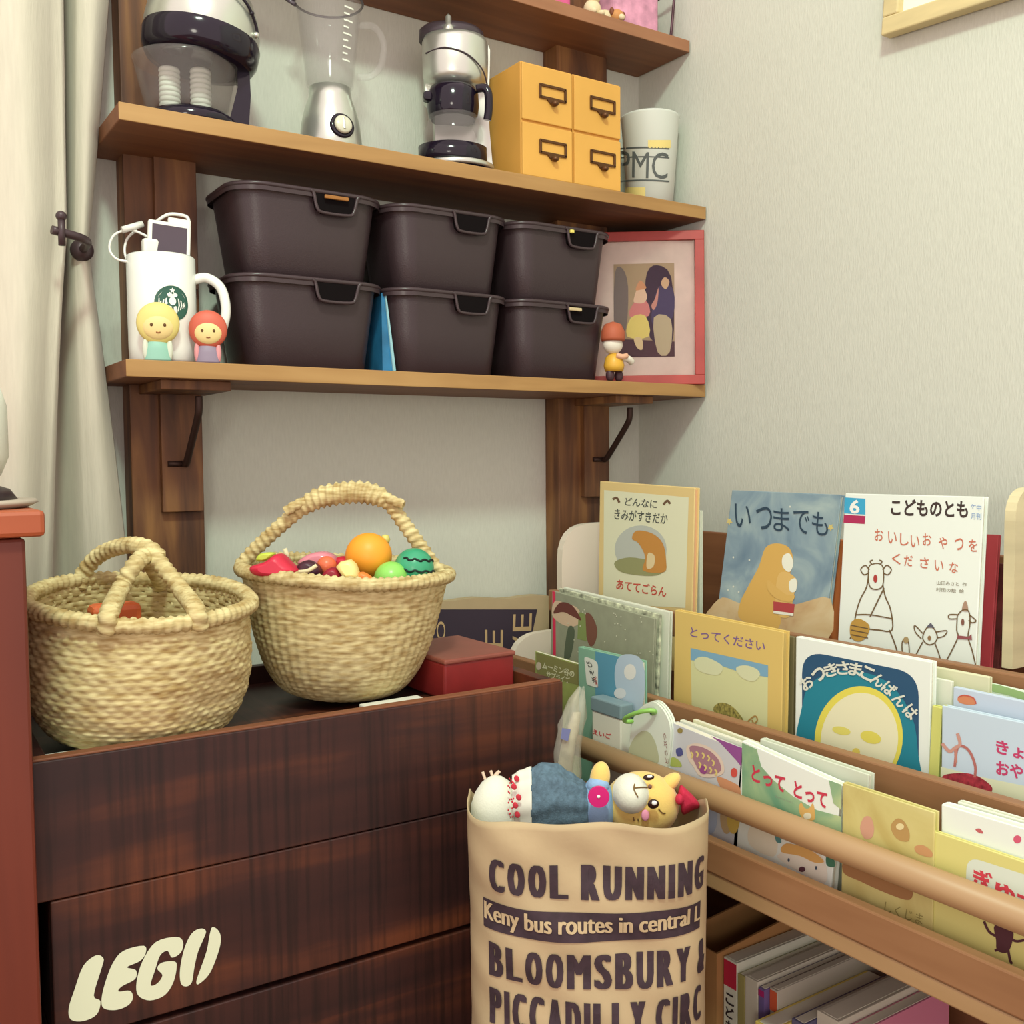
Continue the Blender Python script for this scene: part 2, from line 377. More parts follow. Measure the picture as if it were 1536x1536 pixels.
th, T = basket('seagrass_basket', 'smaller slumped seagrass basket with knotted handle next to the cabinet', bl_c,
    [(.002, .0), (.058, .0), (.087, .006), (.102, .028), (.1095, .055), (.111, .085), (.109, .115), (.108, .138)], (radians(6), radians(2)),
    lambda a, z: .010*math.exp(-((a-5.2)/.35)**2)*math.exp(-((z-.05)/.03)**2))
tp = atD(218, 832, 1.03)
def rimpt(px, py, t): return atD(px, py, t*1.022)
def pxof(p): v = np.array(p)-CAM; return 768+F*(v@RX)/(v@FX), v@FX
RIM = [T @ Vector((.109*cos(2*pi*i/240), .109*sin(2*pi*i/240), .138)) for i in range(240)]
def onrim(px, back=False):
    mid = pxof(T @ Vector((0, 0, .138)))[1]; C_ = [p for p in RIM if (pxof(p)[1] > mid) == back]; return min(C_, key=lambda p: abs(pxof(p)[0]-px))
handle(th, 'handle_strand', [onrim(160)-Vector((0, 0, .008)), onrim(163)+Vector((0, 0, .010)), rimpt(180, 885, .985), rimpt(200, 850, 1.0), rimpt(222, 830, 1.03), rimpt(238, 836, 1.04)], .0085)
handle(th, 'handle_strand', [onrim(300)-Vector((0, 0, .008)), onrim(296)+Vector((0, 0, .010)), rimpt(274, 888, 1.0), rimpt(250, 858, 1.02), rimpt(228, 832, 1.03), rimpt(200, 818, 1.04)], .0085)
handle(th, 'handle_strand', [onrim(118, True)-Vector((0, 0, .008)), rimpt(124, 862, 1.075), rimpt(150, 832, 1.07), rimpt(190, 818, 1.05), rimpt(222, 822, 1.035), rimpt(240, 838, 1.03)], .0085)
handle(th, 'handle_strand', [onrim(240, True)-Vector((0, 0, .008)), rimpt(234, 862, 1.09), rimpt(222, 842, 1.06), rimpt(216, 828, 1.04)], .0075)
br_c = (-.743, -.3135, .568)
th, T = basket('seagrass_basket', 'taller seagrass basket with arched handle full of toy food', br_c,
    [(.002, .0), (.04, .0), (.069, .005), (.089, .028), (.103, .062), (.111, .095), (.117, .125), (.122, .148)], (radians(2), radians(3)), None, True)
HT = 1.195; TK = 1.035
handle(th, 'handle', [atD(360, 850, HT), atD(385, 822, HT), atD(425, 785, HT), atD(470, 751, HT), atD(510, 740, HT), atD(548, 739, HT), atD(580, 752, HT), atD(606, 785, HT), atD(640, 833, HT), atD(668, 872, HT)], lambda t: .0085+.0045*max(0, 1-((t-.48)/.2)**4))
handle(th, 'handle_tail', [atD(462, 752, HT), atD(445, 757, HT-.01), atD(428, 768, HT-.012)], .006)
handle(th, 'handle_tail', [atD(570, 742, HT), atD(588, 750, HT-.01), atD(606, 757, HT-.012)], .0055)
# toy food
toy = lambda n, l, c, g=None: tag(n, l, c, g or 'toy food in the seagrass basket')
def ball(name, px, py, rpx, t, rgb, label, cat, rough=.35, sq=(1, 1, 1)):
    t = t*TK; r = rpx*t/F; b = MB(); b.ell(atD(px, py, t), (r*sq[0], r*sq[1], r*sq[2]), mat(name+'_skin', rgb, rough), None, 32, 20); return toy(b.build(name), label, cat)
ball('toy_orange', 553, 834, 35, 1.13, (240, 160, 48), 'big toy orange on top of the pile in the seagrass basket', 'toy fruit', .45)
ball('toy_lime', 587, 868, 26, 1.105, (138, 208, 98), 'bright green toy lime at the front rim of the basket', 'toy fruit', .3)
M_mel = mat('melon_skin', (58, 156, 116), .3); wm = thing('toy_watermelon', 'green toy watermelon with wavy black stripes by the basket handle', 'toy fruit', atD(621, 852, 1.16), 'toy food in the seagrass basket')
r = 30*1.16/F; b = MB(); b.ell(atD(621, 852, 1.16), (r, r, r), M_mel, None, 32, 20); b.build('rind', wm)
b = MB(); cM = Vector(atD(621, 852, 1.16))
for dz, dyy in ((.45, .0), (-.1, .12), (-.6, .25)):
    pts = []
    for k in range(15):
        a = -2.7+k*2.4/14; z = dz-.22*(k/14-.5)+.05*sin(k*1.9); q = math.sqrt(max(0.05, 1-z*z)); pts.append(cM+Vector((cos(a)*q, sin(a)*q, z))*r*1.005)
    b.tube(catmull(pts, 3), .0013, ink(24, 40, 36), 6)
b.build('stripe_marks', wm)
def blob(name, pts, t, depth, rgb, label, cat='toy food', rough=.4):
    t = t*TK; b = MB(); P = [atD(x, y, t) for x, y in pts]; n = Vector(-FX)
    c = sum(P, Vector())/len(P); m = mat(name+'_paint', rgb, rough); Rr = []
    for k, (s, h) in enumerate(((.5, -1), (.85, -.8), (1, -.35), (1, .35), (.85, .8), (.5, 1))):
        Rr.append([c+(p-c)*s+n*h*depth/2 for p in P])
    b.rings(Rr, m, cap0=True, cap1=True); return toy(b.build(name), label, cat)
def sm_(pts, n=4): return [(p.x, p.y) for p in catmull([(x, y, 0) for x, y in pts], n, True)]
blob('toy_berry', sm_([(378, 850), (400, 842), (420, 830), (438, 845), (450, 858), (420, 866), (385, 862)]), 1.08, .05, (204, 44, 70), 'crimson toy berry piece at the handle end of the basket')
blob('toy_leaf', sm_([(385, 840), (392, 830), (412, 829), (408, 837), (395, 842)]), 1.11, .02, (190, 208, 76), 'yellow-green toy leaf peeking over the crimson piece')
blob('toy_sausage', sm_([(448, 846), (462, 832), (485, 827), (502, 833), (505, 845), (480, 852)]), 1.14, .04, (218, 138, 152), 'pale pink glossy toy sausage behind the coral ball', rough=.2)
blob('toy_eggplant', sm_([(447, 848), (462, 840), (478, 848), (482, 862), (462, 866), (448, 858)]), 1.09, .03, (66, 30, 46), 'dark purple toy eggplant piece between pink toys')
ball('toy_tomato', 490, 849, 15, 1.105, (226, 108, 72), 'small coral toy ball in the middle of the pile', 'toy fruit')
blob('toy_strawberry', sm_([(503, 840), (515, 834), (528, 840), (530, 858), (510, 862)]), 1.15, .04, (198, 40, 62), 'red toy strawberry behind the cream wedge')
blob('toy_cherry', sm_([(484, 862), (497, 851), (510, 855), (514, 868), (490, 872)]), 1.075, .03, (150, 26, 48), 'dark red toy cherry in front of the coral ball')
blob('toy_cheese', [(505, 850), (512, 842), (526, 839), (534, 846), (543, 868), (520, 872)], 1.07, .03, (238, 220, 146), 'cream toy cheese wedge in front of the orange')
blob('toy_carrot', sm_([(535, 862), (545, 858), (560, 868), (552, 874), (538, 872)]), 1.07, .02, (232, 128, 60), 'orange toy carrot tip under the big orange')
b = MB(); b.tube(catmull([atD(448, 858, 1.10), atD(462, 856, 1.095), atD(475, 848, 1.095)], 4), .0022, mat('cord_white', (216, 206, 168), .6), 8); toy(b.build('toy_ring'), 'cream cord loop lying over the purple toy', 'toy')
b = MB(); b.tube([atD(427, 823, 1.17), atD(433, 840, 1.17)], .0028, mat('cord_white', (216, 206, 168), .6), 8); toy(b.build('toy_stick'), 'short cream stick standing behind the crimson piece', 'toy')
b = MB(); b.lathe([(.001, 0), (.004, .002), (.006, .007), (.004, .012), (.001, .013)], atD(578, 818, 1.2), mat('toy_bud_paint', (222, 214, 120), .5), 14); toy(b.build('toy_bud'), 'tiny yellow toy bud between orange and watermelon', 'toy food')
b = MB(); b.box(atD(172, 926, 1.05), (.05, .03, .03), mat('toy_block_orange', (214, 104, 58), .5), None, .006); tag(b.build('toy_block'), 'orange toy block inside the smaller basket', 'toy')

# red box, papers and folded paper bag around the crate
M_red = mat('red_leatherette', (130, 36, 36), .45, noise=(30, .06)); M_redtop = mat('red_box_lid', (134, 74, 62), .5, noise=(20, .05))
rb = thing('red_box', 'dark red lidded box in the crate behind the taller basket', 'box', (-.6, -.33, .562))
b = MB(); TB = Matrix.Translation((-.604, -.412, .562)) @ Matrix.Rotation(radians(1), 4, 'Z')
b.box((0, .0675, .022), (.1, .13, .044), M_red, TB, bev=.003); b.build('box_body', rb)
b = MB(); b.box((0, .0675, .0465), (.102, .135, .006), M_redtop, TB, bev=.002); b.build('box_lid', rb)
b = MB()
P4 = [(-1.088, -.455, .5625), (-1.045, -.455, .5625), (-1.045, -.40, .5625), (-1.088, -.40, .5625)]
b.prism(P4, (0, 0, .008), mat('paper_white', (226, 226, 216), .7)); tag(b.build('paper_pad'), 'white paper pad under the smaller basket', 'paper')
b = MB(); b.box((-.72, -.42, .5665), (.075, .05, .009), mat('paper_white', (226, 226, 216), .7)); tag(b.build('white_booklet'), 'white booklet lying under the taller basket', 'booklet')
M_kraft = mat('kraft_paper', (181, 162, 127), .8, noise=(9, .05), bump=(16, 1.0))
M_navy = mat('kraft_print', (58, 48, 62), .75)
kb = thing('folded_paper_bag', 'flat kraft paper bag with dark printed panel against the wall behind the crate', 'paper bag', (-.41, -.035, 0))
b = MB(); NX = 14
b.prism([(-.575, -.045, 0), (-.24, -.045, 0)]+[(-.24-.335*i/NX, -.045, .612+.016*i/NX+.002*sin(i*1.3)) for i in range(NX+1)], (0, .02, 0), M_kraft); b.build('bag_sheet', kb)
b = MB(); kx = lambda x, y: atY(x, y, -.0456)
kx2 = lambda x, y: atY(x, y, -.046)
b.poly([kx(560, 914), kx(806, 914), kx(790, 990), kx(780, 1020), kx(560, 1020)], M_navy)
lt = lambda L, R, T_, B: None
def qmap(fn, TL, TR, BR, BL):
    def f(s, t):
        x = (TL[0]*(1-s)+TR[0]*s)*t+(BL[0]*(1-s)+BR[0]*s)*(1-t); y = (TL[1]*(1-s)+TR[1]*s)*t+(BL[1]*(1-s)+BR[1]*s)*(1-t); return fn(x, y)
    return f
b.text('E', qmap(kx2, (769, 947), (770, 921), (798, 920), (797, 946)), mat('kraft_letter', (196, 168, 124), .8)); b.text('V', qmap(kx2, (768, 984), (769, 954), (797, 953), (796, 983)), mat('kraft_letter', (196, 168, 124), .8))
b.text('SE', qmap(kx2, (728, 1005), (727, 944), (755, 945), (754, 1005)), mat('kraft_letter', (196, 168, 124), .8))
b.text('O', qmap(kx2, (655, 960), (655, 932), (668, 932), (668, 960)), mat('kraft_letter', (196, 168, 124), .8))
b.build('printed_panel', kb)

# ------------------------------------------------------------------ plastic bins
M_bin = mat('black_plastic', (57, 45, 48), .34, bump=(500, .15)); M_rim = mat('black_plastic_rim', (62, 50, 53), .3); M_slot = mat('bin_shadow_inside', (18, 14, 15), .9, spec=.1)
def rrect(w, d, r, n=7):
    out = []
    for cx_, cy_, a0 in ((w/2-r, d/2-r, 0), (-w/2+r, d/2-r, pi/2), (-w/2+r, -d/2+r, pi), (w/2-r, -d/2+r, 1.5*pi)):
        for k in range(n): a = a0+pi/2*k/(n-1); out.append((cx_+r*cos(a), cy_+r*sin(a)))
    return out
def make_bin():
    th = thing('storage_bin', '', 'storage bin', (0, 0, 0)); H = .117
    b = MB(); R = []
    for w, d, r, z in ((.155, .112, .024, 0), (.162, .118, .028, .003), (.178, .131, .034, .06), (.190, .140, .038, .103), (.191, .141, .038, .110), (.1925, .1425, .039, .1105), (.1925, .1425, .039, .117)):
        R.append([(x, y, z) for x, y in rrect(w, d, r)])
    b.rings(R, M_bin, cap0=True)
    R = [[(x, y, z) for x, y in rrect(w, d, .036)] for w, d, z in ((.187, .137, .116), (.172, .126, .05), (.156, .112, .004))]
    b.rings(R, M_bin, cap1=True); b.build('bin_body', th)
    b = MB(); q = rrect(.203, .153, .042, 9)
    # rim, dropping around the finger slot at the front
    path = [Vector((x, y, H)) for x, y in q]
    k = max(range(len(path)), key=lambda i: (path[i].y < -.07)*(-abs(path[i].x-.0592)-100*(path[i].y > -.0760)))
    b.tube(path, .0032, M_rim, 8, closed=True)
    b.rings([[(x, y, H-.0015) for x, y in rrect(.205, .155, .043, 9)], [(x, y, H-.0015) for x, y in rrect(.187, .137, .036, 9)]], M_rim, smooth=False)
    b.rings([[(x, y, H-.001) for x, y in rrect(.206, .156, .043, 9)], [(x, y, H-.008) for x, y in rrect(.205, .155, .043, 9)]], M_rim)
    b.build('bin_rim', th)
    b = MB(); y0 = -.079; S = [(-.006, H), (-.002, H-.004), (.002, H-.022), (.010, H-.0275), (.044, H-.0275), (.052, H-.022), (.057, H-.004), (.061, H)]
    b.tube(catmull([(x, y0, z) for x, z in S], 4), .0023, M_rim, 8)
    o = b.build('handle', th)
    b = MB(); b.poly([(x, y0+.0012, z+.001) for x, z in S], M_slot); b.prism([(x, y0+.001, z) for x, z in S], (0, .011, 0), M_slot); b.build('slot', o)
    return th
B0 = make_bin(); first = True
for xc, w, zb, lab in ((-.702, 1.06, 1.087, 'black plastic bin upper row beside the white mug'), (-.702, 1.06, .9702, 'black plastic bin lower row beside the white mug'),
                     (-.487, 1.0, 1.087, 'black plastic bin upper row in the middle column'), (-.487, 1.0, .9702, 'black plastic bin lower row in the middle column'),
                     (-.284, .985, 1.087, 'black plastic bin upper row beside the red photo frame'), (-.284, .985, .9702, 'black plastic bin lower row beside the red photo frame')):
    o = B0 if first else copy_tree(B0); first = False
    o.location = (xc, -.088, zb); o.scale = (w, .97, 1.0); o['label'] = lab; o['group'] = 'stacked black storage bins'
for px, py, w, rgb, lab in ((505, 297, .034, (150, 100, 44), 'tan toy edge showing in the slot of the upper bin by the mug'), (858, 347, .007, (226, 214, 110), 'yellow toy edge showing in the slot of the upper bin by the frame'), (863, 464, .024, (196, 180, 140), 'cream toy edge showing in the slot of the lower bin by the frame')):
    b = MB(); b.box(atY(px, py, -.1685), (w, .004, .005), mat('toy_edge_%d' % px, rgb, .6), None, .001); tag(b.build('bin_toy'), lab, 'toy')
b = MB(); b.prism([atY(572, 440, -.13), atY(577, 437, -.13), atY(594, 556, -.13), atY(574, 556, -.13)], (.004, .09, 0), mat('blue_folder_plastic', (44, 116, 160), .25, noise=(12, .3)))
b.prism([atY(577, 437, -.133), atY(579, 437, -.133), atY(594, 556, -.133), atY(590, 556, -.133)], (.0, .003, 0), mat('blue_folder_edge', (150, 200, 210), .2))
tag(b.build('plastic_folder'), 'shiny blue plastic folder slotted between two lower bins', 'folder')

# ------------------------------------------------------------------ mug with music player, dolls
M_mug = mat('mug_glaze', (238, 242, 234), .15); mc = Vector((-.892, -.118, .9702)); MR, MH = .0415, .135
mg = thing('white_mug', 'tall white mug with round green emblem holding cables', 'mug', mc)
b = MB(); b.lathe([(.03, 0), (.038, .001), (.0405, .004), (.0412, .02), (MR, .06), (MR, MH-.002), (MR-.002, MH), (MR-.004, MH-.002), (MR-.0045, .01), (.001, .008)], mc, M_mug, 56); b.build('mug_body', mg)
ha = radians(-18); hd = Vector((cos(ha), sin(ha), 0))
b = MB(); b.tube(catmull([mc+hd*(MR-.002)+Vector((0, 0, .108)), mc+hd*(MR+.014)+Vector((0, 0, .111)), mc+hd*(MR+.031)+Vector((0, 0, .098)), mc+hd*(MR+.036)+Vector((0, 0, .068)), mc+hd*(MR+.027)+Vector((0, 0, .038)), mc+hd*(MR+.012)+Vector((0, 0, .026)), mc+hd*(MR-.002)+Vector((0, 0, .024))], 6), .0062, M_mug, 12); b.build('handle', mg)
va = math.atan2(CAM[1]-mc.y, CAM[0]-mc.x)+.30
def mugmap(u, z, h=.0004): a = va+u/MR; return Vector((mc.x+(MR+h)*cos(a), mc.y+(MR+h)*sin(a), mc.z+z))
M_lg = mat('emblem_green', (46, 92, 78), .3); b = MB(); CZ = .072; ER = .0215
def disc(r0, r1, m, h, n=48):
    R = [[mugmap(r*cos(2*pi*i/n), CZ+r*sin(2*pi*i/n), h) for i in range(n)] for r in (r0, (r0+r1)/2, r1)]; b.rings(R, m)
disc(.0005, ER, M_lg, .0003); disc(ER*.93, ER, M_lg, .0005)
E2 = lambda x, y: mugmap(x*ER, CZ+y*ER, .0007)
def mpoly(pts, m=M_mug): b.poly([E2(x, y) for x, y in pts], m)
mpoly([(.12*sin(pi*k/5)*(1 if k % 2 == 0 else .45)*1.4, .72+.12*cos(pi*k/5)*(1 if k % 2 == 0 else .45)*1.4) for k in range(10)])
mpoly([(-.3, .5), (-.15, .62), (0, .5), (.15, .62), (.3, .5), (.24, .36), (-.24, .36)])
mpoly([(.2*cos(q), .12+.24*sin(q)) for q in [2*pi*k/16 for k in range(16)]])
for s in (-1, 1):
    for k in range(3):
        x0 = .3+.15*k; mpoly([(s*x0, .3-.1*k), (s*(x0+.08), .25-.1*k), (s*(x0+.12), -.1), (s*(x0+.02), -.45+.1*k), (s*(x0-.04), -.45+.1*k), (s*(x0+.04), -.1)])
    mpoly([(s*.05, -.2), (s*.2, -.15), (s*.26, -.5), (s*.14, -.85), (s*.06, -.6)])
    mpoly([(s*.55, .62), (s*.66, .5), (s*.8, .3), (s*.7, .42)])
b.build('emblem', mg)
M_ip = mat('player_white', (232, 234, 226), .25); ip = thing('music_player', 'small white music player with dark screen stuck upright in the mug', 'music player', mc+Vector((0, 0, .13)))
ipd = math.atan2(CAM[1]-mc.y, CAM[0]-mc.x)+pi/2+.14
TI = Matrix.Translation(mc+Vector((.006, -.012, .125))) @ Matrix.Rotation(ipd, 4, 'Z') @ Matrix.Rotation(radians(-6), 4, 'X') @ Matrix.Rotation(radians(4), 4, 'Y')
b = MB(); b.box((0, 0, .0185), (.052, .0065, .07), M_ip, TI, .003); b.build('player_body', ip)
b = MB(); b.box((0, -.0034, .0275), (.042, .001, .041), mat('player_screen', (78, 68, 78), .15), TI, .0004); b.build('screen', ip)
b = MB(); b.box((.012, .004, .056), (.028, .008, .01), M_ip, TI, .002); b.tube(catmull([TI @ Vector((.024, .004, .058)), TI @ Vector((.02, .004, .066)), TI @ Vector((0, .006, .066)), TI @ Vector((-.014, .01, .056))], 5), .0022, M_ip, 8); tag(b.build('dock_plug'), 'white dock connector plug across the top of the player', 'plug')
b = MB(); pt = [atY(222, 355, -.12), atY(196, 345, -.11), atY(172, 352, -.11), atY(164, 372, -.11), atY(174, 388, -.115), atY(196, 394, -.12), atY(205, 405, -.115)]
b.tube(catmull(pt, 6), .0016, M_ip, 8); b.tube(catmull([atY(205, 345, -.1), atY(191, 358, -.1), atY(187, 378, -.105), atY(194, 400, -.11)], 6), .0016, M_ip, 8)
b.tube([atY(183, 345, -.112), atY(214, 336, -.112)], .0042, M_ip, 10); tag(b.build('charging_cable'), 'thin white charging cable looping out of the mug', 'cable')
b = MB(); b.box(mc+Vector((-.014, -.006, .125)), (.02, .014, .06), M_ip, Matrix.Translation((0, 0, 0)), .004); tag(b.build('power_adapter'), 'white power adapter standing in the mug beside the player', 'adapter')
def peg(name, label, px, pyh, pyb, rpx, hair, face, dress, side):
    y = -.166; s = 1.1
    base = atY(px, pyb, y); base.z = .9702; hc = atY(px, pyh, y); R = rpx*(base-Vector(CAM)).dot(Vector(FX))/F
    A = math.atan2(CAM[1]-y, CAM[0]-base.x); Rz = Matrix.Rotation(A+pi/2, 3, 'Z')
    th = thing(name, label, 'doll', base, 'little wooden dolls on the shelf edge'); h = hc.z-base.z
    sc = Matrix.Diagonal((1, .35, 1))
    b = MB(); b.lathe([(R*.62, 0), (R*.62, .002), (R*.55, h*.3), (R*.34, h*.62), (.001, h*.66)], (0, 0, 0), dress, 24, Matrix.Translation(base) @ Rz.to_4x4() @ Matrix.Diagonal((1, .4, 1, 1))); b.build('body', th)
    if side:
        b = MB()
        for q in (-1, 1): b.ell(base+Rz @ Vector((q*R*.55, 0, h*.3)), (R*.16, R*.14, h*.3), side, None, 12, 8)
        b.build('sleeve', th)
    b = MB(); b.ell(hc, (R, R*.38, R*1.02), hair, Rz, 28, 18); b.build('hair', th)
    b = MB(); b.ell(hc+Rz @ Vector((0, -R*.14, -R*.16)), (R*.76, R*.30, R*.68), face, Rz, 28, 18)
    o = b.build('face', th); b = MB()
    for q in (-.3, .3): b.ell(hc+Rz @ Vector((q*R, -R*.41, -R*.12)), (R*.075, R*.05, R*.085), ink(96, 70, 40), Rz, 10, 8)
    b.tube([hc+Rz @ Vector((q*R, -R*.415, -R*(.46+.03*(1-abs(q)*9)))) for q in (-.1, 0, .1)], R*.03, ink(150, 100, 60), 6)
    b.build('face_marks', o)
peg('wooden_doll', 'little blond wooden doll with pale teal dress before the mug', 237, 485, 538, 31, mat('doll_blond', (218, 204, 124), .5), mat('doll_skin', (228, 206, 142), .5), mat('doll_teal', (140, 190, 172), .5), mat('doll_white', (206, 214, 196), .5))
peg('wooden_doll', 'little red-haired wooden doll with pink sleeves beside the mug', 312, 494, 540, 28, mat('doll_redhair', (196, 94, 72), .5), mat('doll_skin', (228, 206, 142), .5), mat('doll_mauve', (140, 128, 148), .5), mat('doll_pink', (214, 146, 150), .5))

# ------------------------------------------------------------------ upper shelf: toy appliances, drawers, cup
Z1 = 1.2703
M_sil = mat('silver_paint', (204, 208, 198), .28, .75); M_blk = mat('gloss_black', (26, 20, 34), .12)
M_glass = mat('clear_plastic', (176, 172, 170), .06, alpha=.15, spec=.8)
jc = Vector((-.845, -.105, Z1))
jp = thing('food_processor', 'toy food processor with silver dome over a clear bowl on the upper shelf', 'food processor', jc)
JA = math.atan2(CAM[1]-jc.y, CAM[0]-jc.x); JR = Matrix.Translation(jc) @ Matrix.Rotation(JA+pi/2, 4, 'Z')
def tilt(z, k=.0): return JR
b = MB(); b.lathe([(.05, 0), (.057, .002), (.058, .012), (.05, .02), (.001, .022)], (0, 0, 0), M_blk, 40, JR); b.build('base', jp)
b = MB(); b.lathe([(.046, .02), (.052, .03), (.063, .08), (.066, .086), (.064, .086), (.0505, .03), (.046, .0225)], (-.006, 0, 0), M_glass, 44, JR, cap0=True, cap1=False); b.build('bowl', jp)
b = MB()
for xx, hh in ((-.026, .056), (.012, .058)):
    for k in range(9): b.lathe([(.012, 0), (.0135, .003), (.0125, hh/9)], (xx, 0, .022+k*hh/9), M_wh, 18, JR)
b.build('beaters', jp).name = 'beater_attachment'
JT = JR @ Matrix.Rotation(radians(7), 4, 'Y')
b = MB(); b.lathe([(.052, .086), (.066, .088), (.072, .098), (.074, .116), (.072, .122)], (0, 0, 0), M_blk, 44, JT, cap1=False); b.build('collar', jp)
b = MB(); b.lathe([(.0715, .121), (.072, .13), (.069, .15), (.06, .172), (.045, .188), (.02, .198), (.001, .2)], (0, 0, 0), M_sil, 44, JT, cap0=False); b.build('dome', jp)
b = MB(); b.tube(catmull([JT @ Vector((.03, -.058, .168)), JT @ Vector((.05, -.05, .158)), JT @ Vector((.064, -.036, .14)), JT @ Vector((.068, -.03, .126))], 5), .002, M_blk, 8); b.ell(JT @ Vector((.058, -.043, .15)), (.003, .003, .003), M_blk); b.ell(JT @ Vector((.066, -.034, .128)), (.004, .004, .004), M_sil); b.build('latch', jp)
b = MB(); b.prism([JR @ Vector(p) for p in ((.042, -.012, 0), (.07, -.012, 0), (.074, -.012, .05), (.072, -.012, .115), (.056, -.012, .115), (.058, -.012, .06))], JR.to_3x3() @ Vector((0, .035, 0)), M_blk); b.build('handle', jp)

bc = Vector((-.648, -.095, Z1)); BA = math.atan2(CAM[1]-bc.y, CAM[0]-bc.x); BRm = Matrix.Translation(bc) @ Matrix.Rotation(BA+pi/2, 4, 'Z')
bp_ = thing('toy_blender', 'toy blender with clear jug on a silver base between processor and coffee maker', 'blender', bc)
b = MB(); b.lathe([(.042, 0), (.0435, .002), (.0435, .02), (.041, .045), (.036, .066), (.03, .082), (.0285, .096), (.001, .096)], (0, 0, 0), M_sil, 44, BRm); b.build('base', bp_)
b = MB(); b.lathe([(.03, .097), (.033, .10), (.036, .13), (.044, .2), (.0475, .214), (.046, .214), (.0425, .2), (.0345, .13), (.0315, .103), (.001, .1015)], (0, 0, 0), M_glass, 44, BRm, cap1=True); b.build('jug', bp_)
b = MB(); b.tube([BRm @ Vector((.0472*cos(q), .0472*sin(q), .2142)) for q in [2*pi*k/48 for k in range(48)]], .0017, mat('jug_rim_smoke', (84, 76, 84), .2), 8, closed=True)
b.tube([BRm @ Vector((-.045, -.012, .212)), BRm @ Vector((-.056, -.015, .208)), BRm @ Vector((-.045, -.02, .2))], .003, mat('jug_rim_smoke', (84, 76, 84), .2), 8); b.build('jug_rim', bp_)
b = MB(); b.tube(catmull([BRm @ Vector(p) for p in ((.042, 0, .185), (.062, 0, .185), (.075, 0, .165), (.072, 0, .135), (.058, 0, .118), (.038, 0, .115))], 6), .005, M_glass, 12); b.build('jug_handle', bp_)
b = MB()
for k in range(9):
    q = radians(-62); z = .125+k*.0085; rr = .0368+.0085*(z-.125)/.07; aa = [q+j*.07 for j in range(4 if k % 2 else 6)]
    b.rings([[BRm @ Vector((rr*cos(a), rr*sin(a), z+dz)) for a in aa] for dz in (0, .0022)], M_wh, closed_u=False)
b.build('scale_marks', bp_)
KD = BRm @ Matrix.Rotation(radians(22), 4, 'Z') @ Matrix.Translation((0, -.0385, .034)) @ Matrix.Rotation(radians(80), 4, 'X')
b = MB(); b.lathe([(.0172, -.004), (.0172, .004), (.013, .006), (.0125, .004)], (0, 0, 0), M_blk, 32, KD, cap1=False); o = b.build('dial_ring', bp_)
b = MB(); b.lathe([(.0125, .003), (.0125, .008), (.011, .010), (.001, .0105)], (0, 0, 0), mat('dial_cream', (206, 206, 184), .3), 32, KD); b.box((0, 0, .0108), (.003, .016, .002), M_sil, KD, .0005); b.build('dial_knob', o)

cc = Vector((-.443, -.092, Z1)); CA = math.atan2(CAM[1]-cc.y, CAM[0]-cc.x); CR = Matrix.Translation(cc) @ Matrix.Rotation(CA+pi/2+.12, 4, 'Z')
cm = thing('coffee_maker', 'silver toy coffee maker with black jug on the upper shelf by the drawers', 'coffee maker', cc)
b = MB(); b.lathe([(.055, .012), (.057, .014), (.057, .019), (.052, .021), (.001, .021)], (0, -.008, 0), M_sil, 40, CR, sy=.85); b.build('base', cm)
b = MB(); b.lathe([(.052, 0), (.053, .012), (.001, .012)], (0, -.008, 0), M_blk, 40, CR, sy=.85); b.build('foot', cm)
b = MB(); b.lathe([(.0495, .021), (.052, .023), (.052, .044), (.046, .046), (.001, .046)], (-.006, -.012, 0), M_blk, 40, CR, sy=.8); b.build('warming_plate', cm)
b = MB(); b.prism([CR @ Vector((x, .03, z)) for x, z in ((-.03, 0), (.062, 0), (.056, .03), (.052, .08), (.051, .12), (.053, .16), (.054, .198), (.05, .207), (.02, .211), (-.03, .211), (-.045, .205), (-.045, .12), (-.032, .11))], CR.to_3x3() @ Vector((0, -.03, 0)), M_sil)
b.lathe([(.03, .135), (.044, .14), (.049, .15), (.05, .175), (.05, .2), (.047, .208), (.001, .21)], (0, -.004, 0), M_sil, 40, CR, sy=.82); b.build('housing', cm)
b = MB(); b.lathe([(.049, .206), (.049, .222), (.042, .228), (.001, .229)], (-.004, .006, 0), mat('lid_dark', (64, 54, 60), .3), 40, CR, sy=.7); b.build('tank_lid', cm)
b = MB(); b.lathe([(.008, .206), (.008, .218), (.0045, .221), (.0045, .232), (.001, .236)], (-.012, -.025, 0), M_sil, 20, CR); b.build('spout_knob', cm)
b = MB(); b.tube(catmull([CR @ Vector(p) for p in ((-.046, -.022, .178), (-.02, -.043, .18), (.012, -.045, .172), (.036, -.036, .155), (.046, -.024, .135))], 6), .0012, mat('lid_dark', (64, 54, 60), .3), 8); b.build('seam_line', cm)
b = MB(); b.lathe([(.035, .047), (.045, .052), (.045, .062), (.036, .088), (.034, .094)], (-.006, -.022, 0), M_glass, 40, CR, cap1=False); b.build('glass_jug', cm)
b = MB(); b.lathe([(.033, .082), (.037, .088), (.039, .1), (.039, .118), (.034, .128), (.02, .133), (.001, .134)], (-.006, -.022, 0), M_blk, 40, CR)
b.box((-.042, -.03, .112), (.02, .02, .014), M_blk, CR, .005); b.build('jug_lid', cm)
b = MB(); b.tube(catmull([CR @ Vector(p) for p in ((.026, -.046, .122), (.038, -.05, .122), (.043, -.052, .112), (.043, -.052, .09), (.041, -.05, .076))], 5), .0062, M_blk, 12); b.build('jug_handle', cm)

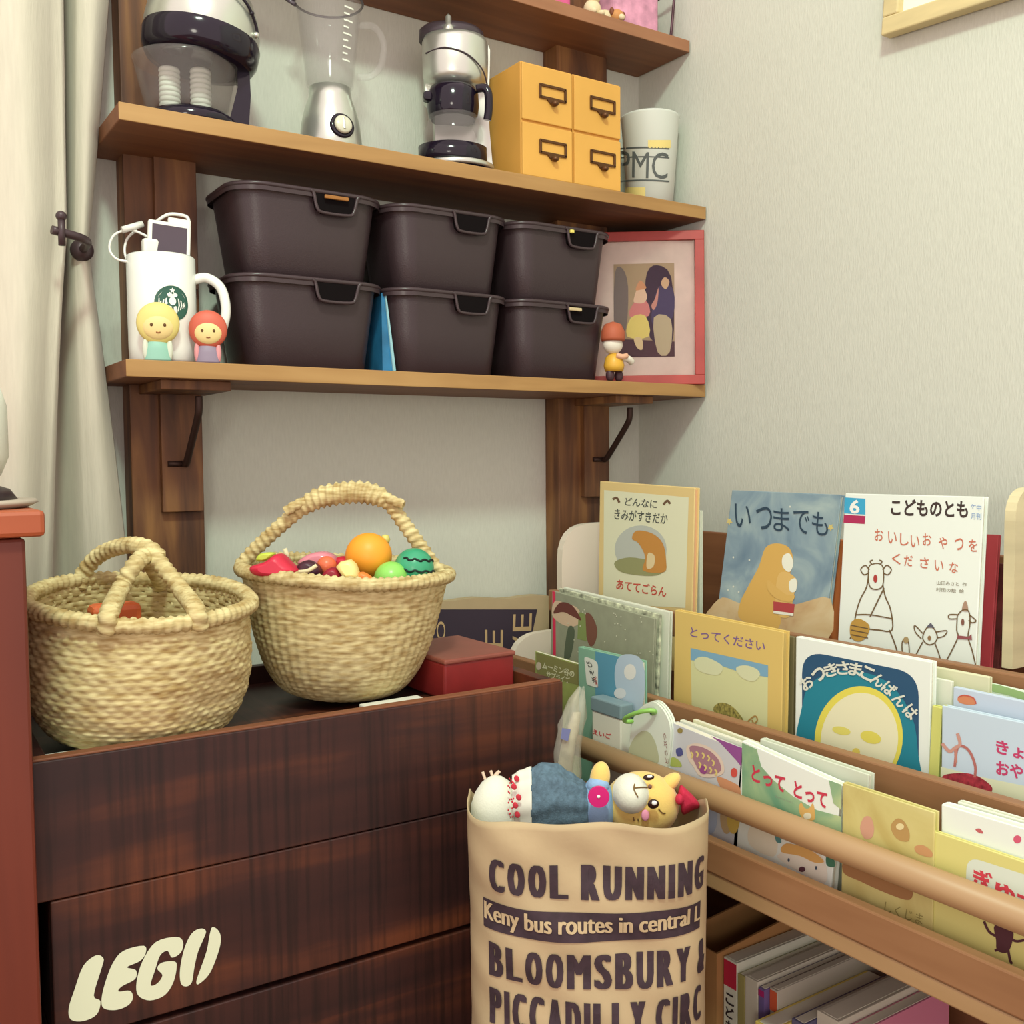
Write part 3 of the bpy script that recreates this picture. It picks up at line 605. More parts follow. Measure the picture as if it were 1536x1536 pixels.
M_yel = mat('mustard_paint', (208, 156, 72), .55, noise=(6, .04)); M_yel2 = mat('mustard_front', (214, 164, 78), .55, noise=(6, .04)); M_gap = mat('drawer_gap', (112, 62, 18), .8); M_br = mat('aged_brass', (98, 66, 40), .4, .6)
for x0, x1, lab in ((-.371, -.276, 'mustard two-drawer box with label holders next to the coffee maker'), (-.2735, -.179, 'mustard two-drawer box with label holders next to the plastic cup')):
    th = thing('drawer_box', lab, 'drawer box', ((x0+x1)/2, -.1, Z1), 'mustard drawer boxes on the upper shelf')
    b = MB(); b.box(((x0+x1)/2, -.087, Z1+.0855), (x1-x0, .15, .171), M_yel, None, .0015); b.build('casing', th)
    for z0, z1 in ((.003, .0815), (.0855, .1685)):
        b = MB(); b.box(((x0+x1)/2, -.1625, Z1+(z0+z1)/2), (x1-x0-.002, .006, z1-z0), M_yel2, None, .0012); d = b.build('drawer', th)
        b = MB(); xm = (x0+x1)/2+.009; zc = Z1+z0+.046; yb = -.1662
        for cx_, cz_, w, h in ((xm, zc+.0095, .05, .004), (xm, zc-.0085, .05, .004), (xm-.0235, zc, .004, .02), (xm+.0235, zc, .004, .02)): b.box((cx_, yb-.0008, cz_), (w, .0025, h), M_br, None, .0006)
        b.prism([(xm-.012, yb, zc-.01), (xm+.012, yb, zc-.01), (xm+.003, yb, zc-.018), (xm-.003, yb, zc-.018)], (0, -.002, 0), M_br)
        b.ell((xm, yb-.006, zc-.0165), (.0055, .006, .0045), M_br, None, 14, 10); b.build('label_holder', d)
cp = Vector((-.062, -.102, Z1)); kp = thing('plastic_cup', 'frosted plastic cup with black capital letters on the upper shelf by the wall', 'cup', cp)
M_cup = mat('frosted_plastic', (214, 222, 212), .35)
CH, R0c, R1c = .158, .0385, .0495
b = MB(); b.lathe([(R0c-.004, 0), (R0c, .002), (R1c, CH-.004), (R1c+.0012, CH-.002), (R1c, CH), (R1c-.0022, CH-.003), (R0c-.002, .004), (.001, .003)], cp, M_cup, 56, cap1=False); b.build('cup_body', kp)
def cupmap(px, py):
    d = Vector(ray(px, py)); o = Vector(CAM)-cp; A = d.x**2+d.y**2
    z = .08; s = 0
    for _ in range(5):
        r = R0c+(R1c-R0c)*max(0, min(1, z/CH))+.0006; B = o.x*d.x+o.y*d.y; C_ = o.x**2+o.y**2-r*r; D_ = B*B-A*C_
        s = (-B-math.sqrt(max(D_, 0)))/A; z = (o+d*s).z
    return cp+o+d*s
M_lt = ink(86, 92, 90); b = MB()
b.text('PMC', qmap(cupmap, (928, 226), (1003, 229), (1001, 269), (928, 266)), M_lt, 0, 2)
for y0, y1 in ((222, 224.5), (236, 238), (271, 273.5)):
    b.grid(lambda u, v: cupmap(930+74*u, y0+(y1-y0)*v-2*sin(pi*u)), 14, 1, M_lt)
o = b.build('lettering', kp); o['label'] = 'dark printed lettering'
b = MB(); b.grid(lambda u, v: cupmap(972+34*u, 210+12*v), 8, 2, ink(222, 204, 128)); b.grid(lambda u, v: cupmap(938+30*u, 281+14*v), 8, 2, ink(222, 204, 128)); b.build('yellow_print', kp)

# ------------------------------------------------------------------ top shelf: only the lowest parts show
Z2 = 1.5595
b = MB(); b.box((-.095, -.085, Z2+.05), (.1, .05, .1), mat('pink_print', (206, 148, 172), .7, noise=(26, .22)), None, .012, 4); pb = b.build('gift_bag_body'); gb = thing('pink_pouch', 'pink patterned pouch at the wall end of the top shelf', 'pouch', (-.095, -.085, Z2)); pb.parent = gb; pb.location = -Vector(gb.location)
b = MB(); M_wire = mat('wire_dark', (84, 58, 66), .4, .6)
for yy in (-.118, -.06): b.tube(catmull([(-.03, yy, Z2), (-.024, yy, Z2+.05), (-.022, yy, Z2+.085), (-.04, yy, Z2+.1)], 5), .0024, M_wire, 8)
b.tube([(-.022, -.118, Z2+.085), (-.022, -.06, Z2+.085)], .0024, M_wire, 8); tag(b.build('wire_stand'), 'dark wire stand at the wall end of the top shelf', 'stand')
b = MB(); b.box((-.262, -.09, Z2+.04), (.05, .05, .08), mat('hot_pink', (208, 92, 140), .6), None, .01, 3); tag(b.build('pink_toy'), 'hot pink toy at the inner end of the top shelf figures', 'toy')
M_cream = mat('figure_cream', (222, 206, 168), .6); M_brown = mat('figure_brown', (120, 66, 40), .6); M_tan = mat('figure_tan', (196, 138, 80), .6)
def figure(x, y, body, head, dark, lab):
    th = thing('animal_figure', lab, 'figurine', (x, y, Z2), 'tiny animal figurines on the top shelf')
    b = MB(); b.ell((x, y, Z2+.014), (.015, .013, .0145), body); b.build('body', th)
    b = MB(); b.ell((x, y-.003, Z2+.034), (.013, .012, .012), head); b.build('head', th)
    b = MB()
    for s in (-1, 1): b.ell((x+s*.011, y, Z2+.042), (.005, .004, .006), dark, None, 12, 8)
    b.build('ears', th).name = 'ear_pair'
    b = MB()
    for s in (-1, 1): b.ell((x+s*.008, y-.012, Z2+.005), (.006, .008, .005), body, None, 12, 8)
    b.build('paws', th).name = 'paw_pair'
figure(-.197, -.115, M_cream, M_cream, M_brown, 'tiny cream animal figurine with dark ears on the top shelf')
th = thing('animal_figure', 'tiny tan lying animal figurine beside the pink pouch', 'figurine', (-.15, -.115, Z2), 'tiny animal figurines on the top shelf')
b = MB(); b.ell((-.162, -.105, Z2+.012), (.016, .013, .012), M_cream); b.build('body', th)
b = MB(); b.ell((-.148, -.118, Z2+.0125), (.0125, .011, .0115), M_tan); b.ell((-.146, -.1275, Z2+.009), (.006, .005, .005), M_cream); h = b.build('head', th)
b = MB()
for dx, dz in ((-.0115, .006), (.0125, .004)): b.ell((-.148+dx, -.119, Z2+.012+dz), (.004, .004, .007), M_brown, None, 12, 8)
b.build('ear_pair', h)

# ------------------------------------------------------------------ red photo frame and small figurine
P0, P1 = Vector((-.003, -.172, .9702)), Vector((-.164, -.047, .9702)); fw = (P0-P1).length; fh = .262
ux = (P0-P1).normalized(); nz_ = Vector((-ux.y, ux.x, 0)); nz_ = -nz_ if nz_.dot(Vector(FX)) > 0 else nz_
upv = (Vector((0, 0, 1))-nz_*.07).normalized()
FM = Matrix((( ux.x, -nz_.x, upv.x, P1.x+nz_.x*.016), (ux.y, -nz_.y, upv.y, P1.y+nz_.y*.016), (ux.z, -nz_.z, upv.z, P1.z), (0, 0, 0, 1)))
M_fr = mat('red_frame_wood', (168, 66, 60), .45, noise=(20, .06)); pf = thing('photo_frame', 'red wooden photo frame with pale mat standing in the shelf corner', 'photo frame', P1)
ft = .016; b = MB()
for c, d in (((fw/2, 0, ft/2), (fw, .016, ft)), ((fw/2, 0, fh-ft/2), (fw, .016, ft)), ((ft/2, 0, fh/2), (ft, .016, fh-2*ft)), ((fw-ft/2, 0, fh/2), (ft, .016, fh-2*ft))): b.box(c, d, M_fr, FM, .001)
b.build('frame_border', pf)
M_mat = mat('mat_board_pink', (214, 196, 182), .5, noise=(18, .05))
b = MB(); b.box((fw/2, .002, fh/2), (fw-.02, .004, fh-.02), M_mat, FM, 0); b.build('mat_board', pf)
px0, px1, pz0, pz1 = fw*.25, fw*.755, .048, fh-.054
b = MB(); FP = lambda u, v, h=.0006: FM @ Vector((px0+(px1-px0)*u, -h, pz0+(pz1-pz0)*v))
b.poly([FP(0, 0), FP(1, 0), FP(1, 1), FP(0, 1)], ink(172, 152, 120))
def fpoly(pts, rgb, h): b.poly([FP(p.x, p.y, h) for p in catmull([(x, y, 0) for x, y in pts], 3, True)], ink(*rgb))
b.poly([FP(0, 0, .0008), FP(1, 0, .0008), FP(1, .16, .0008), FP(0, .2, .0008)], ink(84, 60, 66))
fpoly([(.02, .25), (.2, .3), (.24, .75), (.15, .95), (.02, .9)], (122, 112, 106), .0009)
fpoly([(.55, .9), (.72, .98), (.95, .85), (.99, .3), (.9, .12), (.6, .2), (.52, .6)], (66, 50, 66), .0010)
fpoly([(.62, .45), (.75, .75), (.98, .72), (.97, .42), (.7, .3)], (78, 70, 100), .0012)
fpoly([(.66, .42), (.72, .05), (.92, .05), (.94, .4)], (184, 172, 140), .0013)
fpoly([(.62, .55), (.68, .62), (.74, .74), (.72, .58), (.66, .5)], (196, 140, 124), .0014)
fpoly([(.78, .78), (.84, .85), (.92, .8), (.86, .72)], (204, 172, 136), .0014)
fpoly([(.26, .5), (.4, .62), (.56, .58), (.58, .44), (.3, .42)], (204, 128, 124), .0015)
fpoly([(.33, .62), (.43, .78), (.55, .66), (.5, .58), (.36, .58)], (220, 190, 160), .0016)
fpoly([(.36, .72), (.44, .82), (.54, .74), (.45, .72)], (206, 150, 110), .0017)
fpoly([(.28, .42), (.52, .44), (.58, .22), (.22, .22)], (222, 206, 118), .0017)
fpoly([(.33, .2), (.38, .1), (.47, .08), (.46, .2)], (216, 196, 150), .0018)
b.build('photo_print', pf)
b = MB(); b.box((fw/2, -.0045, fh/2), (fw-2*ft+.002, .0006, fh-2*ft+.002), mat('frame_glass', (255, 255, 255), .03, trans=1., ior=1.02, spec=.3), FM, 0); b.build('glass_pane', pf)
fx = atY(921, 570, -.167); fx.z = .9702; th = thing('toy_figurine', 'tiny toy figurine with rust cap and yellow coat before the red frame', 'figurine', fx)
b = MB()
for s in (-1, 1): b.ell(fx+Vector((s*.008, -.001, .008)), (.0065, .006, .009), mat('fig_trousers', (66, 42, 48), .5))
b.build('leg_pair', th)
b = MB(); b.lathe([(.013, 0), (.015, .008), (.012, .02), (.006, .026)], fx+Vector((0, 0, .014)), mat('fig_coat', (220, 172, 60), .4), 20); b.build('coat', th)
b = MB(); b.tube(catmull([fx+Vector(p) for p in ((.006, -.006, .034), (.018, -.010, .032), (.026, -.008, .028))], 4), .005, mat('fig_white', (226, 222, 206), .4), 10); b.tube(catmull([fx+Vector(p) for p in ((-.004, -.01, .036), (.004, -.014, .034), (.012, -.014, .036))], 4), .004, mat('fig_skin', (220, 172, 140), .5), 10); b.build('arm_pair', th)
b = MB(); b.ell(fx+Vector((-.002, 0, .052)), (.015, .013, .0135), mat('fig_white', (226, 222, 206), .4)); h = b.build('head', th); th.scale = (1.12, 1.12, 1.12)
b = MB(); b.lathe([(.0165, 0), (.0175, .004), (.017, .014), (.012, .024), (.001, .028)], fx+Vector((-.002, 0, .057)), mat('fig_cap', (176, 92, 62), .6), 22); b.build('cap', th)

# ------------------------------------------------------------------ picture on the side wall
M_pf = mat('light_oak_frame', (212, 196, 146), .5, noise=(8, .05, (1, 1, 6)))
ta = radians(4.2); WT = Matrix(((0, 0, -1, -.003), (-cos(ta), -sin(ta), 0, -.534), (-sin(ta), cos(ta), 0, 1.425), (0, 0, 0, 1)))
wf = thing('wall_picture', 'light oak picture frame with white mat hanging high on the side wall', 'picture', (0, -.75, 1.6))
def wbox(b, u0, u1, v0, v1, w0, w1, m):
    b.box(((u0+u1)/2, (v0+v1)/2, (w0+w1)/2), (u1-u0, v1-v0, w1-w0), m, WT, .002)
b = MB(); FW, FH, q = .42, .32, .024
for u0, u1, v0, v1 in ((0, FW, 0, q), (0, FW, FH-q, FH), (0, q, q, FH-q), (FW-q, FW, q, FH-q)): wbox(b, u0, u1, v0, v1, 0, .02, M_pf)
b.build('frame_border', wf)
b = MB(); wbox(b, .01, FW-.01, .01, FH-.01, .002, .008, mat('mat_white', (226, 232, 222), .6)); b.build('mat_board', wf)
b = MB(); wbox(b, .1, FW-.1, .08, FH-.08, .008, .009, mat('print_grey', (190, 190, 180), .6)); b.build('print', wf)

# ------------------------------------------------------------------ picture-book rack along the side wall
M_rk = wood('rack_wood', (126, 88, 58), (144, 104, 70), (160, 120, 84), axis=1, scale=4, rough=.55)
M_rod = wood('rack_rod_wood', (150, 120, 82), (164, 133, 94), (176, 145, 106), axis=1, scale=3, rough=.45)
M_rkd = wood('rack_back_wood', (98, 58, 36), (120, 76, 48), (138, 92, 60), axis=1, scale=5)
M_pale = mat('pale_end_panel', (226, 216, 198), .55); M_oak = mat('pale_grain_panel', (204, 196, 158), .55, noise=(5, .05, (1, 1, 9)))
YE0, YE1 = -.085, -1.28
rk = thing('book_rack', 'wooden tiered picture-book rack along the side wall', 'book rack', (-.28, -.68, 0))
def rack_box(name, x0, x1, z0, z1, m, y0=YE0-.016, y1=YE1, lab=None, bev=.002):
    b = MB(); b.box(((x0+x1)/2, (y0+y1)/2, (z0+z1)/2), (x1-x0, abs(y1-y0), z1-z0), m, None, bev); o = b.build(name, rk)
    if lab: o['label'] = lab
    return o
rack_box('back_panel', -.12, -.108, .06, .731, M_rkd)
rack_box('rail', -.282, -.268, .598, .632, M_rk); rack_box('rail', -.377, -.362, .478, .538, M_rk)
rack_box('front_board', -.462, -.448, .394, .4295, M_rk); rack_box('shelf_edge', -.460, -.444, .3755, .393, M_rod)
rack_box('shelf_board', -.444, -.12, .372, .380, M_rkd)
rack_box('bottom_board', -.444, -.12, .02, .036, M_rkd)
b = MB(); b.cyl((-.45, YE0-.016, .4735), (-.45, YE1, .4725), .0135, M_rod, 24); o = b.build('rod', rk); o['label'] = 'round light wooden rod'
def rounded(prof, r=.03, n=6):
    out = []
    for i, (x, z, rd) in enumerate(prof):
        if not rd: out.append((x, z)); continue
        a = Vector(prof[i-1][:2]); c = Vector(prof[(i+1) % len(prof)][:2]); p = Vector((x, z))
        p0 = p+(a-p).normalized()*rd; p1 = p+(c-p).normalized()*rd
        for k in range(n+1): t = k/n; out.append(tuple(p0*(1-t)**2+p*2*t*(1-t)+p1*t*t))
    return out
pr = rounded([(-.108, .01, 0), (-.108, .737, .01), (-.252, .737, .06), (-.252, .563, 0), (-.354, .563, .06), (-.354, .50, 0), (-.442, .50, .04), (-.442, .01, 0)])
b = MB(); b.prism([(x, YE0-.014, z) for x, z in pr], (0, .014, 0), M_pale); o = b.build('end_panel', rk); o['label'] = 'pale stepped end panel with rounded corners'
pr = rounded([(-.121, .62, 0), (-.121, .813, .01), (-.207, .813, .035), (-.207, .62, 0)])
b = MB(); b.prism([(x, -.832, z) for x, z in pr], (0, -.012, 0), M_oak); o = b.build('divider_panel', rk); o['label'] = 'pale divider with wavy grain and rounded corner'

# books ------------------------------------------------------------
M_pg = mat('page_edges', (216, 214, 196), .8, noise=(1, .04, (4, 4, 400)))
GB = 'picture books on the rack'
def book(label, tl, tr, xb, th, zb, thick, cover, art=None, pages=None, spine=None, soft=False, low=None, gap=.002, name='picture_book'):
    zr = .53; t = radians(th); o = np.array([xb, 0., zr]); n = np.array([-cos(t), 0., sin(t)])
    a, c = atP(*tl, o, n), atP(*tr, o, n); U = (c-a); w = U.length; U.normalize(); N = Vector(n); V = N.cross(U) if N.cross(U).z > 0 else U.cross(N)
    h = (a.z-zb)/V.z; root = thing(name, label, 'book', a-V*h+U*w/2, GB)
    def blk(b, u0, u1, v0, v1, d0, d1, m, bev=0.0008):
        q = [a+U*u-V*v-N*d for d in (d0, d1) for u, v in ((u0, v0), (u1, v0), (u1, v1), (u0, v1))]
        if bev == 0: b.prism(q[:4], -N*(d1-d0), m); return
        T = Matrix(((U.x, V.x, N.x, 0), (U.y, V.y, N.y, 0), (U.z, V.z, N.z, 0), (0, 0, 0, 1))); T.translation = a+U*(u0+u1)/2-V*(v0+v1)/2-N*(d0+d1)/2
        b.box((0, 0, 0), (u1-u0, v1-v0, d1-d0), m, T, bev, 2)
    ct = .0006 if soft else .0022; sp = spine or cover
    b = MB(); blk(b, 0, w, 0, h, 0, ct, cover, .0002 if soft else .0009); blk(b, 0, w, 0, h, thick-ct, thick, cover, .0002 if soft else .0009)
    blk(b, 0, ct, 0, h, ct, thick-ct, sp, 0)
    if art:
        def fn_at(k):
            def fn(px, py): return atP(px, py, o+n*(.0002*k+1.2e-5*cnt[0]), n)
            fn.cnt = cnt; return fn
        cnt = [0]
        art(b, fn_at)
    b.build('cover', root, recalc=False)
    ins = .0003 if soft else .003
    b = MB(); blk(b, ct, w-ins, ins, h-ins, ct, thick-ct, pages or M_pg, 0); b.build('page_block', root)
    return root
def nxt(fn):
    if hasattr(fn, 'cnt'): fn.cnt[0] += 1
def shp(b, fn, pts, rgb, n=4):
    nxt(fn); b.poly([fn(p.x, p.y) for p in catmull([(x, y, 0) for x, y in pts], n, True)], ink(*rgb) if isinstance(rgb, tuple) else rgb)
def flat(b, fn, pts, rgb):
    nxt(fn); b.poly([fn(x, y) for x, y in pts], ink(*rgb) if isinstance(rgb, tuple) else rgb)
def oval(b, fn, cx, cy, rx, ry, rgb, rot=0, n=28):
    nxt(fn)
    c, s = cos(rot), sin(rot); b.poly([fn(cx+rx*cos(q)*c-ry*sin(q)*s, cy+rx*cos(q)*s+ry*sin(q)*c) for q in [2*pi*k/n for k in range(n)]], ink(*rgb))
def line(b, fn, pts, w, rgb, smooth=4, closed=False):
    nxt(fn)
    p = [Vector((x, y, 0)) for x, y in pts]; p = catmull(p, smooth, closed) if smooth > 1 else p
    if closed: p.append(p[0])
    L = []
    for i, q in enumerate(p):
        d = (p[min(i+1, len(p)-1)]-p[max(i-1, 0)]); d = d.normalized() if d.length else Vector((1, 0, 0)); nn_ = Vector((-d.y, d.x, 0))*w/2
        L.append((fn(q.x+nn_.x, q.y+nn_.y), fn(q.x-nn_.x, q.y-nn_.y)))
    for (a0, a1), (b0, b1) in zip(L, L[1:]): b.poly([a0, a1, b1, b0], ink(*rgb))
def txt(b, fn, s, TL, TR, BR, BL, rgb, bold=.01):
    nxt(fn); b.text(s, qmap(fn, TL, TR, BR, BL), ink(*rgb), bold)

# --- top tier
BZ = .536
def art_hare(b, f):
    F1, F2, F3, F4 = f(1), f(2), f(3), f(4)
    flat(b, F1, [(906, 735), (1033, 746), (1028, 912), (905, 905)], (222, 226, 194))
    txt(b, F2, 'どんなに', (938, 746), (986, 750), (985, 763), (937, 758), (84, 90, 84), .015)
    txt(b, F2, 'きみがすきだか', (922, 762), (1002, 770), (1001, 787), (921, 779), (84, 90, 84), .015)
    line(b, F2, [(919, 749), (925, 747), (929, 754)], 3.5, (112, 88, 66)); line(b, F2, [(995, 757), (1001, 751), (1005, 756)], 3.5, (112, 88, 66))
    oval(b, F2, 961, 824, 39, 36, (186, 194, 184)); shp(b, F3, [(922, 843), (945, 836), (980, 842), (1000, 850), (985, 863), (950, 862), (928, 856)], (150, 154, 108))
    shp(b, F4, [(955, 796), (978, 800), (994, 815), (999, 840), (996, 858), (965, 856), (968, 836), (958, 815), (948, 808)], (196, 142, 72))
    shp(b, f(5), [(972, 830), (982, 834), (980, 850), (970, 852)], (222, 206, 160))
    txt(b, F2, 'あててごらん', (925, 868), (1000, 880), (999, 896), (924, 884), (196, 86, 72), .02)
M_hare = mat('cover_buff', (222, 200, 138), .5)
book('buff picture book with oval picture leading the top tier', (900, 722), (1042, 732), -.222, 0, BZ, .011, M_hare, art_hare, spine=mat('cover_peach', (220, 168, 120), .5), pages=mat('peach_pages', (222, 176, 132), .7))
book('thin white book standing behind the buff book', (1010, 764), (1050, 766), -.190, 0, BZ, .006, mat('cover_white', (218, 224, 206), .5), None, spine=mat('cover_white', (218, 224, 206), .5))
def wcol(name, base, blots):
    m = mat(name, base, .5); nt = m.node_tree; bs = nt.nodes['Principled BSDF']; tc = nt.nodes.new('ShaderNodeTexCoord')
    n = nt.nodes.new('ShaderNodeTexNoise'); n.inputs['Scale'].default_value = 14; n.inputs['Detail'].default_value = 5; n.inputs['Distortion'].default_value = .8
    nt.links.new(tc.outputs['Object'], n.inputs[0]); c = nt.nodes.new('ShaderNodeValToRGB'); e = c.color_ramp.elements
    e[0].position = .3; e[0].color = lin(blots[0]); e[1].position = .7; e[1].color = lin(blots[1]); k = e.new(.5); k.color = lin(base)
    nt.links.new(n.outputs[0], c.inputs[0]); nt.links.new(c.outputs[0], bs.inputs['Base Color']); return m
M_sky = wcol('watercolour_blue', (128, 152, 164), ((96, 122, 142), (164, 184, 182))); M_sand = wcol('watercolour_sand', (196, 172, 130), ((176, 140, 100), (206, 190, 152)))
def art_itsu(b, f):
    F1, F2, F3, F4 = f(1), f(2), f(3), f(4)
    shp(b, F1, [(1066, 912), (1084, 896), (1110, 905), (1150, 915), (1200, 905), (1246, 898), (1240, 962), (1150, 940), (1066, 925)], M_sand, 3)
    shp(b, F2, [(1148, 822), (1165, 815), (1184, 822), (1190, 845), (1180, 870), (1172, 890), (1166, 945), (1112, 930), (1110, 905), (1122, 880), (1138, 850)], (206, 168, 92))
    shp(b, F3, [(1166, 866), (1180, 858), (1196, 872), (1190, 895), (1184, 925), (1164, 918)], (212, 178, 108))
    shp(b, F3, [(1174, 835), (1184, 830), (1190, 845), (1184, 858), (1174, 850)], (226, 230, 214)); shp(b, F4, [(1184, 872), (1194, 868), (1194, 886), (1185, 887)], (226, 230, 214))
    flat(b, F4, [(1160, 902), (1192, 906), (1190, 924), (1160, 920)], (172, 70, 72)); line(b, f(5), [(1160, 918), (1190, 922)], 4, (226, 228, 214), 1)
    shp(b, f(5), [(1152, 870), (1164, 880), (1180, 892), (1192, 893), (1186, 903), (1165, 898), (1152, 885)], (208, 172, 98))
    for x, y in ((1094, 782), (1246, 791)): shp(b, F2, [(x+5*sin(pi*k/5)*(1 if k % 2 == 0 else .5), y+6*cos(pi*k/5)*(1 if k % 2 == 0 else .5)) for k in range(10)], (200, 186, 120), 1)
    for x, y in ((1100, 836), (1124, 840), (1092, 885), (1100, 880), (1108, 888), (1185, 760)): oval(b, F2, x, y, 1.3, 1.6, (206, 212, 200), n=8)
    for s, x in zip('いつまでも', (1102, 1134, 1160, 1190, 1218)):
        yy = 755+(x-1102)*.10; txt(b, F3, s, (x, yy), (x+24, yy+3), (x+24, yy+38), (x, yy+35), (48, 68, 84), 0)
book('watercolour blue picture book with two golden bears hugging', (1098, 735), (1262, 742), -.222, 9, BZ, .009, M_sky, art_itsu)
book('orange-spined book behind the blue bear book', (1222, 805), (1272, 811), -.178, 2, BZ, .008, mat('cover_orange', (226, 130, 76), .5))
def art_tomo(b, f):
    F1, F2, F3 = f(1), f(2), f(3)
    flat(b, F1, [(1267, 746), (1298, 748), (1298, 772), (1266, 770)], (66, 166, 206)); flat(b, F1, [(1266, 772), (1298, 774), (1297, 786), (1265, 784)], (172, 52, 92))
    txt(b, F2, '6', (1275, 749), (1290, 750), (1289, 771), (1274, 770), (232, 238, 232), .03)
    txt(b, F1, 'こどものとも', (1337, 748), (1452, 751), (1452, 777), (1336, 773), (66, 54, 52), .03)
    for dy in (0, 13):
        txt(b, F1, '月刊' if dy else '年中', (1456, 756+dy), (1472, 757+dy), (1472, 767+dy), (1456, 766+dy), (150, 176, 208), .02)
    for s, x, y in zip('おいしいおやつをください', (1312, 1332, 1350, 1366, 1384, 1408, 1432, 1453), (793, 797, 800, 803, 800, 805, 807, 809)):
        txt(b, F1, s, (x, y), (x+13, y+.5), (x+13, y+19), (x, y+18), (196, 116, 92), .008)
    for s, x, y in zip('くださいな', (1338, 1356, 1380, 1402, 1424), (830, 833, 836, 840, 843)):
        txt(b, F1, s, (x, y), (x+13, y+.5), (x+13, y+17), (x, y+16), (196, 116, 92), .008)
    txt(b, F1, '山田みさと  作', (1405, 871), (1450, 874), (1450, 880), (1405, 877), (130, 120, 100), 0); txt(b, F1, '村田の絵  絵', (1404, 881), (1446, 884), (1446, 890), (1404, 887), (130, 120, 100), 0)
    K = (112, 92, 64)
    # plain line-drawn farm animals
    line(b, F1, [(1303, 858), (1300, 880), (1290, 900), (1283, 925), (1284, 940), (1300, 943), (1318, 945), (1338, 945), (1336, 915), (1328, 895), (1324, 875), (1324, 860)], 2, K)
    shp(b, F2, [(1303, 852), (1310, 846), (1320, 846), (1325, 854), (1324, 878), (1314, 884), (1304, 878)], (226, 236, 226)); line(b, F3, [(1303, 852), (1310, 846), (1320, 846), (1325, 854), (1324, 878), (1314, 884), (1304, 878)], 1.7, K, 4, True)
    for s in (-1, 1): line(b, F2, [(1314+s*10, 855), (1314+s*16, 848), (1314+s*23, 854), (1314+s*18, 862), (1314+s*10, 859)], 1.7, K); line(b, F2, [(1314+s*6, 847), (1314+s*9, 842), (1314+s*5, 840)], 1.7, K)
    oval(b, f(4), 1313, 868, 3, 6, (172, 66, 62)); line(b, F2, [(1326, 882), (1305, 925)], 2, K, 1); line(b, F2, [(1284, 922), (1305, 922), (1338, 928)], 1.7, K); line(b, F2, [(1283, 943), (1275, 958)], 1.7, K); line(b, F2, [(1334, 945), (1342, 965), (1348, 985)], 2, K)
    shp(b, F2, [(1276, 935), (1288, 928), (1304, 938), (1300, 955), (1288, 962), (1276, 955)], (188, 150, 74))
    for k in range(3): line(b, F3, [(1277, 938+k*7), (1302, 943+k*7)], 1.7, K, 1)
    line(b, F1, [(1384, 955), (1390, 942), (1400, 942), (1406, 955), (1402, 964), (1394, 967), (1387, 963)], 1.7, K, 4, True); line(b, F1, [(1384, 950), (1372, 938), (1373, 948), (1382, 958)], 1.7, K); line(b, F1, [(1404, 948), (1420, 946), (1416, 954), (1405, 957)], 1.7, K)
    line(b, F1, [(1384, 963), (1376, 978), (1370, 990)], 1.8, K); line(b, F1, [(1402, 964), (1408, 980), (1412, 995)], 1.8, K); oval(b, F2, 1394, 957, 2.6, 3.6, (150, 118, 84)); flat(b, F1, [(1389, 941), (1402, 942), (1396, 934)], (96, 96, 110))
    shp(b, F1, [(1443, 915), (1446, 903), (1450, 903), (1452, 916)], (168, 140, 120)); line(b, F1, [(1437, 922), (1444, 915), (1453, 917), (1455, 935), (1452, 955), (1458, 975), (1464, 1000)], 1.8, K); line(b, F1, [(1436, 922), (1435, 945), (1437, 955), (1428, 975), (1420, 990)], 1.8, K)
    line(b, F1, [(1438, 922), (1424, 922), (1424, 928), (1436, 928)], 1.7, K); line(b, F1, [(1454, 922), (1464, 931), (1458, 934), (1453, 930)], 1.7, K); oval(b, F2, 1444, 933, 2.4, 5, (130, 90, 78))
    flat(b, F2, [(1436, 953), (1453, 955), (1457, 951), (1458, 960), (1452, 959), (1436, 958)], (146, 84, 88))
    line(b, F1, [(1354, 985), (1353, 965), (1358, 957), (1363, 965), (1364, 986)], 1.7, K); oval(b, F2, 1359, 960, 4, 5, (170, 150, 110))
book('white picture book with line-drawn farm animals and blue six badge', (1268, 740), (1476, 745), -.222, 4, BZ, .010, mat('cover_bright_white', (228, 238, 230), .45), art_tomo, spine=mat('cover_bright_white', (228, 238, 230), .45))
book('red picture book half hidden behind the white animal book', (1440, 800), (1498, 802), -.190, 7, BZ, .006, mat('cover_red', (174, 62, 70), .5))
book('dark maroon book behind the red one at the pale divider', (1470, 842), (1512, 846), -.172, 7, BZ, .006, mat('cover_maroon', (112, 54, 52), .6, noise=(40, .3)))

# --- middle tier
MZ = .444
M_gg = mat('cover_greygreen', (152, 158, 134), .55, noise=(60, .03))
def art_mush(b, f):
    F1, F2, F3 = f(1), f(2), f(3)
    flat(b, F1, [(828.5, 886.5), (833, 887.5), (834, 1010), (829.5, 1008)], (218, 58, 90))
    shp(b, F1, [(832, 902), (846, 904), (866, 912), (872, 930), (860, 940), (842, 936), (828, 922)], (214, 190, 160)); shp(b, F2, [(830, 920), (840, 904), (858, 908), (872, 930), (860, 925), (845, 918)], (112, 66, 58))
    shp(b, F1, [(878, 920), (888, 924), (896, 945), (892, 965), (884, 968), (878, 945)], (124, 84, 70))
    flat(b, F1, [(868, 918), (878, 921), (880, 962), (866, 958)], (134, 152, 92)); shp(b, F1, [(852, 942), (862, 946), (856, 985), (846, 988)], (92, 104, 84))
    rr = random.Random(3)
    for k in range(46):
        x = rr.uniform(832, 980); y = rr.uniform(905, 1030); oval(b, F3, x, y+(x-830)*.12, 1.0, 1.2, (206, 210, 186), n=7)
